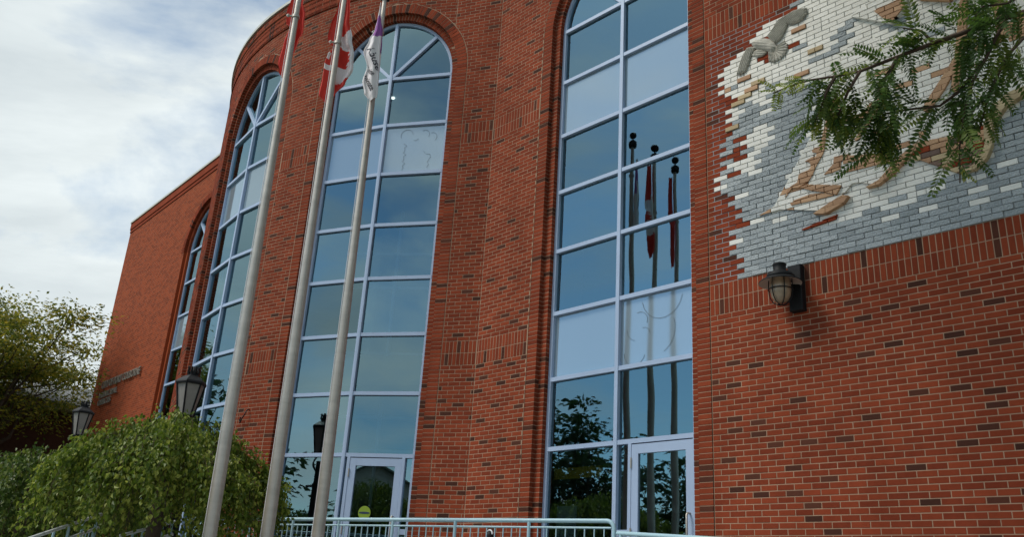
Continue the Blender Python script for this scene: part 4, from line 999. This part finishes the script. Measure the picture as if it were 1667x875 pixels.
# ------------------------------------------------------------------ trees
def leaf(mb, p, dr, nrm, ln, wd, rnd, mi=0, fold=0.25):
    dr = dr.normalized(); sd = dr.cross(nrm)
    if sd.length < 1e-4: sd = dr.orthogonal()
    sd.normalize(); nn = sd.cross(dr)
    a = p; c = p+dr*ln; m1 = p+dr*ln*0.42+sd*wd*0.5+nn*wd*fold; m2 = p+dr*ln*0.42-sd*wd*0.5+nn*wd*fold
    mb.add([a, m1, c, m2], [(0, 1, 2), (0, 2, 3)], mi, rnd)
def rv(s=1.0): return Vector((random.gauss(0, s), random.gauss(0, s), random.gauss(0, s)))
def weeping(name, x, y, top, rad, label, lm, nst, seed, lsize=0.062, foot=2.2):
    random.seed(seed)
    t = thing(name, (x, y, 0), label, 'tree', 'weeping trees in front of the building')
    b = MB(); b.tube([(x, y, 0), (x+0.04, y, top*0.4), (x-0.03, y+0.03, top*0.72), (x, y, top*0.9)], [0.12, 0.10, 0.085, 0.06], 10); b.build('trunk', 'bark', t)
    tw = MB(); cr = MB()
    for k in range(nst):
        a = random.uniform(0, 2*math.pi); rr = rad*math.sqrt(random.uniform(0.02, 1.0)); hi = top*(1-0.19*(rr/rad)**2)*random.uniform(0.93, 1.0)
        a += 0.10*math.sin(14*a+seed); lump = 1+0.10*math.sin(3*a+seed)+0.07*math.sin(7*a+2*seed); rr *= lump
        ex, ey = math.cos(a), math.sin(a); end = foot*random.uniform(0.90, 1.25)+0.12*math.sin(9*a)
        hi += 0.10*math.sin(5*a+seed)
        pts = []; m_ = 9
        r0 = rr*0.35
        for i in range(m_+1):
            q = i/m_
            if q < 0.35: u = q/0.35; r = r0+(rr-r0)*math.sin(u*math.pi/2); z = hi-0.16+0.16*math.sin(u*math.pi*0.75)
            else: u = (q-0.35)/0.65; r = rr+0.12*u; z = hi-0.05-(hi-0.05-end)*u
            pts.append(Vector((x+ex*r+0.04*math.sin(3*q+k), y+ey*r+0.04*math.cos(2*q+k), z)))
        if k % 4 == 0: tw.tube(pts, 0.0028, 4, cap=False)
        cnt = int(20+14*rr/rad)
        for i in range(cnt):
            q = random.random()*m_; j = int(q); p = pts[j].lerp(pts[min(j+1, m_)], q-j)+rv(0.035)
            out = Vector((ex, ey, 0))
            dr = Vector((0, 0, -1))+out*random.uniform(-0.2, 0.6)+rv(0.5); nr = out+Vector((0, 0, 0.6))+rv(0.8)
            ln = lsize*random.uniform(0.7, 1.35)
            leaf(cr, p, dr, nr, ln, ln*0.62, random.random()**1.3)
    tw.build('branches', 'twig', t); cr.build('crown', lm, t)
weeping('weeping_tree', -5.36, -4.10, 1.16+G, 1.42, 'large bright green weeping tree left of the flagpoles', 'leaf_weep', 1050, 3)
weeping('weeping_tree', -9.05, -4.55, 0.86+G, 1.80, 'darker weeping tree at the left edge of the picture', 'leaf_weep2', 900, 9, 0.068, 1.9)

def broad_tree(name, x, y, hgt, rad, zbase, label, lm, n_cl, per, seed, lsize, group, squash=0.8, trunk_r=0.16, spread=0.42):
    random.seed(seed)
    t = thing(name, (x, y, 0), label, 'tree', group)
    tk = MB(); lean = rv(0.12)
    fork = Vector((x+lean.x, y+lean.y, zbase*0.8))
    tk.tube([(x, y, -0.05), (x+lean.x*0.5, y+lean.y*0.5, zbase*0.4), fork], [trunk_r*1.25, trunk_r, trunk_r*0.85], 10); tk.build('trunk', 'bark', t)
    br = MB(); cr = MB(); c = Vector((x, y, (zbase+hgt)/2)); rz = (hgt-zbase)/2
    for k in range(n_cl):
        d = rv(1).normalized(); f = random.random()**0.45
        p = c+Vector((d.x*rad*f, d.y*rad*f, d.z*rz*f*1.0))
        w_ = 1+0.28*noise.noise(d*1.7+Vector((seed, 0, 0))); p = c+(p-c)*w_
        if k < 42:
            mid = fork.lerp(p, 0.5)+Vector((0, 0, 0.10*rad))+rv(0.07*rad)
            br.tube([fork, fork.lerp(mid, 0.5)+rv(0.04*rad), mid, mid.lerp(p, 0.6)+rv(0.04*rad), p], [trunk_r*0.5, trunk_r*0.34, trunk_r*0.22, trunk_r*0.13, 0.012], 6, cap=False)
        sz = spread*rad*random.uniform(0.18, 0.45); tone = random.random()*0.35
        for i in range(per):
            q = rv(1); q = Vector((q.x*sz, q.y*sz, q.z*sz*0.42))
            dr = Vector((q.x, q.y, -0.25*sz))+rv(0.5*sz); ln = lsize*random.uniform(0.6, 1.4)
            leaf(cr, p+q, dr, Vector((0, 0, 1))+rv(0.55), ln, ln*0.5, min(0.999, tone+0.65*random.random()**1.2))
    br.build('branches', 'bark', t); cr.build('crown', lm, t)
    return t
broad_tree('locust_tree', -25.9, -1.75, 7.6+G, 4.0, 5.9, 'yellowing locust tree at the left, in front of the grey shingled roof', 'leaf_locust', 105, 330, 21, 0.13, None, spread=0.34)
far = 'trees across the street'
broad_tree('street_tree', -18.6, -18.2, 9.6, 2.7, 3.0, 'tree across the street, mirrored in the lower panes of the mural window', 'leaf_dark', 90, 55, 31, 0.30, far)
for x, y, h, r, sd, lb in ((-16.5, -23.5, 7.4, 3.2, 32, 'rounded tree across the street, mirrored in the right-hand glazed door'),
                       (4.5, -25.0, 7.6, 3.6, 33, 'tree behind the camera, mirrored in the bay door'),
                       (-24.0, -7.0, 9.6, 3.0, 34, 'tall tree left of the picture, mirrored in the far bay window'),
                       (-30.0, -14.0, 8.5, 3.6, 35, 'tree far along the street to the left of the picture'),
                       (-11.5, -33.0, 6.2, 3.4, 36, 'low tree farther behind the street, mirrored at the foot of the bay window')):
    broad_tree('street_tree', x, y, h, r, 2.2, lb, 'leaf_dark', 80, 45, sd, 0.34, far)

# the honey locust whose branch reaches into the picture at the upper right
random.seed(77)
ht = thing('honey_locust_tree', (6.1, -5.0, 0), 'honey locust with feathery leaves whose branch hangs in front of the mural', 'tree')
b = MB(); b.tube([(6.1, -5.0, -0.05), (6.05, -5.05, 1.5), (6.15, -5.0, 3.2), (6.1, -5.0, 5.0), (5.6, -4.9, 7.4), (4.6, -4.7, 9.6)], [0.20, 0.17, 0.15, 0.12, 0.08, 0.04], 12); b.build('trunk', 'bark', ht)
brs = MB()
def world(p): return Vector((p[0], p[1], p[2]+G))
BRW = {k: [world(p) for p in v] for k, v in BR.items()}
main = [Vector((6.12, -5.0, 3.5)), Vector((5.75, -4.85, 4.2)), Vector((5.35, -4.62, 4.52))]+BRW['main']
brs.tube(main, [0.05, 0.035, 0.022]+[0.0155-0.0011*i for i in range(len(BRW['main']))], 8)
for k, v in BRW.items():
    if k == 'main': continue
    brs.tube(v, [0.0085-0.0055*i/(len(v)-1) for i in range(len(v))], 6)
brs.build('branch', 'twig', ht); brs = MB()
for a in range(9):
    an = random.uniform(0, 2*math.pi); e = Vector((5.6+3.4*math.cos(an), -4.8+2.4*math.sin(an), random.uniform(9.0, 11.5)))
    if e.x < 2.0: e.z = max(e.z, 10.5)
    brs.tube([(5.6+rv(0.01).x, -4.9, 7.4), Vector((5.6, -4.9, 8.6)).lerp(e, 0.5)+rv(0.2), e], [0.06, 0.035, 0.01], 6)
brs.build('limbs', 'bark', ht)
def leaf_mesh(npairs, ln, ll, lw, young, bip):
    """one pinnate leaf along +X, hanging leaflets in pairs on a curved stalk"""
    mb = MB(); pts = []
    for i in range(10):
        q = i/9; pts.append(Vector((ln*q, 0, -0.22*ln*q*q)))
    mb.tube(pts, 0.0011, 4, cap=False, rnd=0.2)
    for i in range(npairs):
        q = 0.12+0.88*i/(npairs-1); p = pts[0].lerp(pts[-1], 0); j = q*9; k = min(8, int(j)); p = pts[k].lerp(pts[k+1], j-k)
        taper = 0.55+0.45*math.sin(math.pi*min(1, 0.15+0.85*q))
        for sg in (-1, 1):
            dr = Vector((0.38, sg, -0.28+random.uniform(-0.22, 0.22))); leaf(mb, p, dr, Vector((0, 0, 1))+rv(0.12), ll*taper*random.uniform(0.88, 1.1), lw*random.uniform(0.9, 1.1), 0.25*random.random(), fold=0.12)
    o = mb.build('leaf', 'leaf_branch_young' if young else 'leaf_branch'); me = o.data; bpy.data.objects.remove(o); return me
LM = [leaf_mesh(n_, l_, ll, lw, False, 0) for n_, l_, ll, lw in ((12, 0.19, 0.040, 0.0155), (10, 0.16, 0.037, 0.015), (13, 0.22, 0.042, 0.016), (8, 0.125, 0.032, 0.014))]
LY_ = [leaf_mesh(8, 0.085, 0.022, 0.0105, True, 0), leaf_mesh(7, 0.07, 0.021, 0.011, True, 0)]
def put_leaf(p, dr, me, sc_=1.0):
    x = dr.normalized(); nz = Vector((0, 0, 1))+rv(0.35); y = nz.cross(x)
    if y.length < 1e-3: y = x.orthogonal()
    y.normalize(); z = x.cross(y)
    o = bpy.data.objects.new('leaf', me); COL.objects.link(o)
    mw = Matrix((x, y, z)).transposed().to_4x4()
    o.location = p; o.rotation_euler = mw.to_euler(); o.scale = (sc_, sc_, sc_)
    o.parent = ht; o.matrix_parent_inverse = wmat(ht).inverted()
DENS = {'main': 64, 'a': 32, 'b': 32, 'c': 24, 'd': 26, 'e': 20, 'f': 28, 'g': 12, 'h': 16, 'i': 16}
for key, cnt in DENS.items():
    v = BRW[key]; m_ = len(v)-1; lo = 1.2 if key == 'main' else 0.3
    for i in range(cnt):
        q = lo+(m_-lo)*min(0.999, (i//4*4+2+random.gauss(0, 0.5))/cnt); q = max(lo, min(m_-1e-3, q)); j = min(m_-1, int(q)); p = v[j].lerp(v[j+1], q-j)
        ax = (v[j+1]-v[j]).normalized(); side = ax.cross(rv(1)).normalized()
        dr = ax*random.uniform(0.1, 0.8)+side*random.uniform(0.5, 1.0)+Vector((0, 0, random.uniform(-0.6, 0.15)))
        young = random.random() < 0.08 or (key == 'main' and q > m_-1.8) or (key in ('e', 'i', 'c', 'b') and q > m_-0.7) or (key == 'a' and q > m_-0.4)
        if key == 'a' and q > m_-1.3 and random.random() < 0.75: continue
        put_leaf(p+rv(0.008), dr, random.choice(LY_) if young else random.choice(LM), random.uniform(0.85, 1.2))
cr = MB()  # unseen upper crown, spread leftwards over the wall to shade brick and mural
for k in range(360):
    d = rv(1).normalized(); f = random.random()**0.4
    p = Vector((3.5+4.6*d.x*f, -4.4+3.2*d.y*f, 10.6+2.3*d.z*f)) if k > 90 else Vector((8.0+2.6*d.x*f, -5.0+2.6*d.y*f, 8.2+2.2*d.z*f))
    v = p-CAM; dz = v.dot(fw)
    if p.y > -0.7 or (dz > 0 and abs(v.dot(rt2)/dz) < 0.62+0.5/dz and abs(v.dot(up2)/dz) < 0.33+0.5/dz): continue
    for i in range(70):
        q = rv(0.3); leaf(cr, p+Vector((q.x, q.y, q.z*0.5)), Vector((q.x, q.y, -0.1))+rv(0.2), Vector((0, 0, 1))+rv(0.5), 0.15, 0.07, random.random())
cr.build('crown', 'leaf_branch', ht)

# ------------------------------------------------------------------ neighbouring houses
hs = thing('shingled_house', (-30.5, 2.0, 0), 'dark brick house with a grey shingled roof behind the locust tree', 'house')
ez = 4.80+G
b = MB(); b.box((-33.2, 2.0, ez/2-0.02), (9.2, 20.0, ez)); b.build('wall', 'house_brick', hs)
b = MB(); b.box((-28.45, 2.0, ez-0.10), (0.75, 20.6, 0.22)); b.build('eave', 'soffit', hs)
rs = MB(); nrow = 26
for r in range(nrow):
    x0 = -28.0-0.2*r; z0 = ez+0.04+0.062*r
    k = 0; y = -8.2+(0.2 if r % 2 else 0)
    while y < 12.2:
        rs.add([(x0, y+0.01, z0), (x0, y+0.44, z0), (x0-0.215, y+0.44, z0+0.065), (x0-0.215, y+0.01, z0+0.065), (x0, y+0.01, z0-0.025), (x0, y+0.44, z0-0.025)], [(0, 1, 2, 3), (4, 5, 1, 0)], 0, random.random()); y += 0.45
tag(rs.build('roof', 'shingle', hs), kind='stuff')
b = MB(); b.add([(-28.05, -8.3, ez-0.02), (-28.05, 12.3, ez-0.02), (-33.2, 12.3, ez+1.58), (-33.2, -8.3, ez+1.58), (-38.4, 12.3, ez-0.02), (-38.4, -8.3, ez-0.02)], [(0, 1, 2, 3), (3, 2, 4, 5), (0, 3, 5), (1, 4, 2)]); b.build('roof_deck', 'soffit', hs)
def gable_house(x, y, wd, dp, ev, pk, label):
    t = thing('gabled_house', (x, y, 0), label, 'house', 'houses across the street')
    b = MB(); b.box((x, y, ev/2), (wd, dp, ev)); f = y+dp/2
    b.add([(x-wd/2, f, ev), (x+wd/2, f, ev), (x, f, pk)], [(0, 1, 2)]); b.build('wall', 'house_pale', t)
    b = MB()
    for sg in (-1, 1): b.add([(x+sg*(wd/2+0.4), f+0.5, ev-0.2), (x, f+0.5, pk+0.1), (x, y-dp/2-0.4, pk+0.1), (x+sg*(wd/2+0.4), y-dp/2-0.4, ev-0.2)], [(0, 1, 2, 3)])
    b.build('roof', 'house_pale', t)
    for wx in (-0.3, 0.0, 0.3):
        b = MB(); b.box((x+wx*wd, f+0.03, ev*0.45), (1.1, 0.08, 1.6)); wi = b.build('window', 'house_pale', t)
        b = MB(); b.box((x+wx*wd, f+0.075, ev*0.45), (0.9, 0.03, 1.4)); b.build('pane', 'dark_glass', wi)
gable_house(-1.6, -31.5, 11.0, 8.0, 4.4, 7.0, 'pale gabled house across the street, mirrored above the bay door')
gable_house(-27.5, -31.0, 9.0, 8.0, 4.2, 6.8, 'pale gabled house farther left across the street')
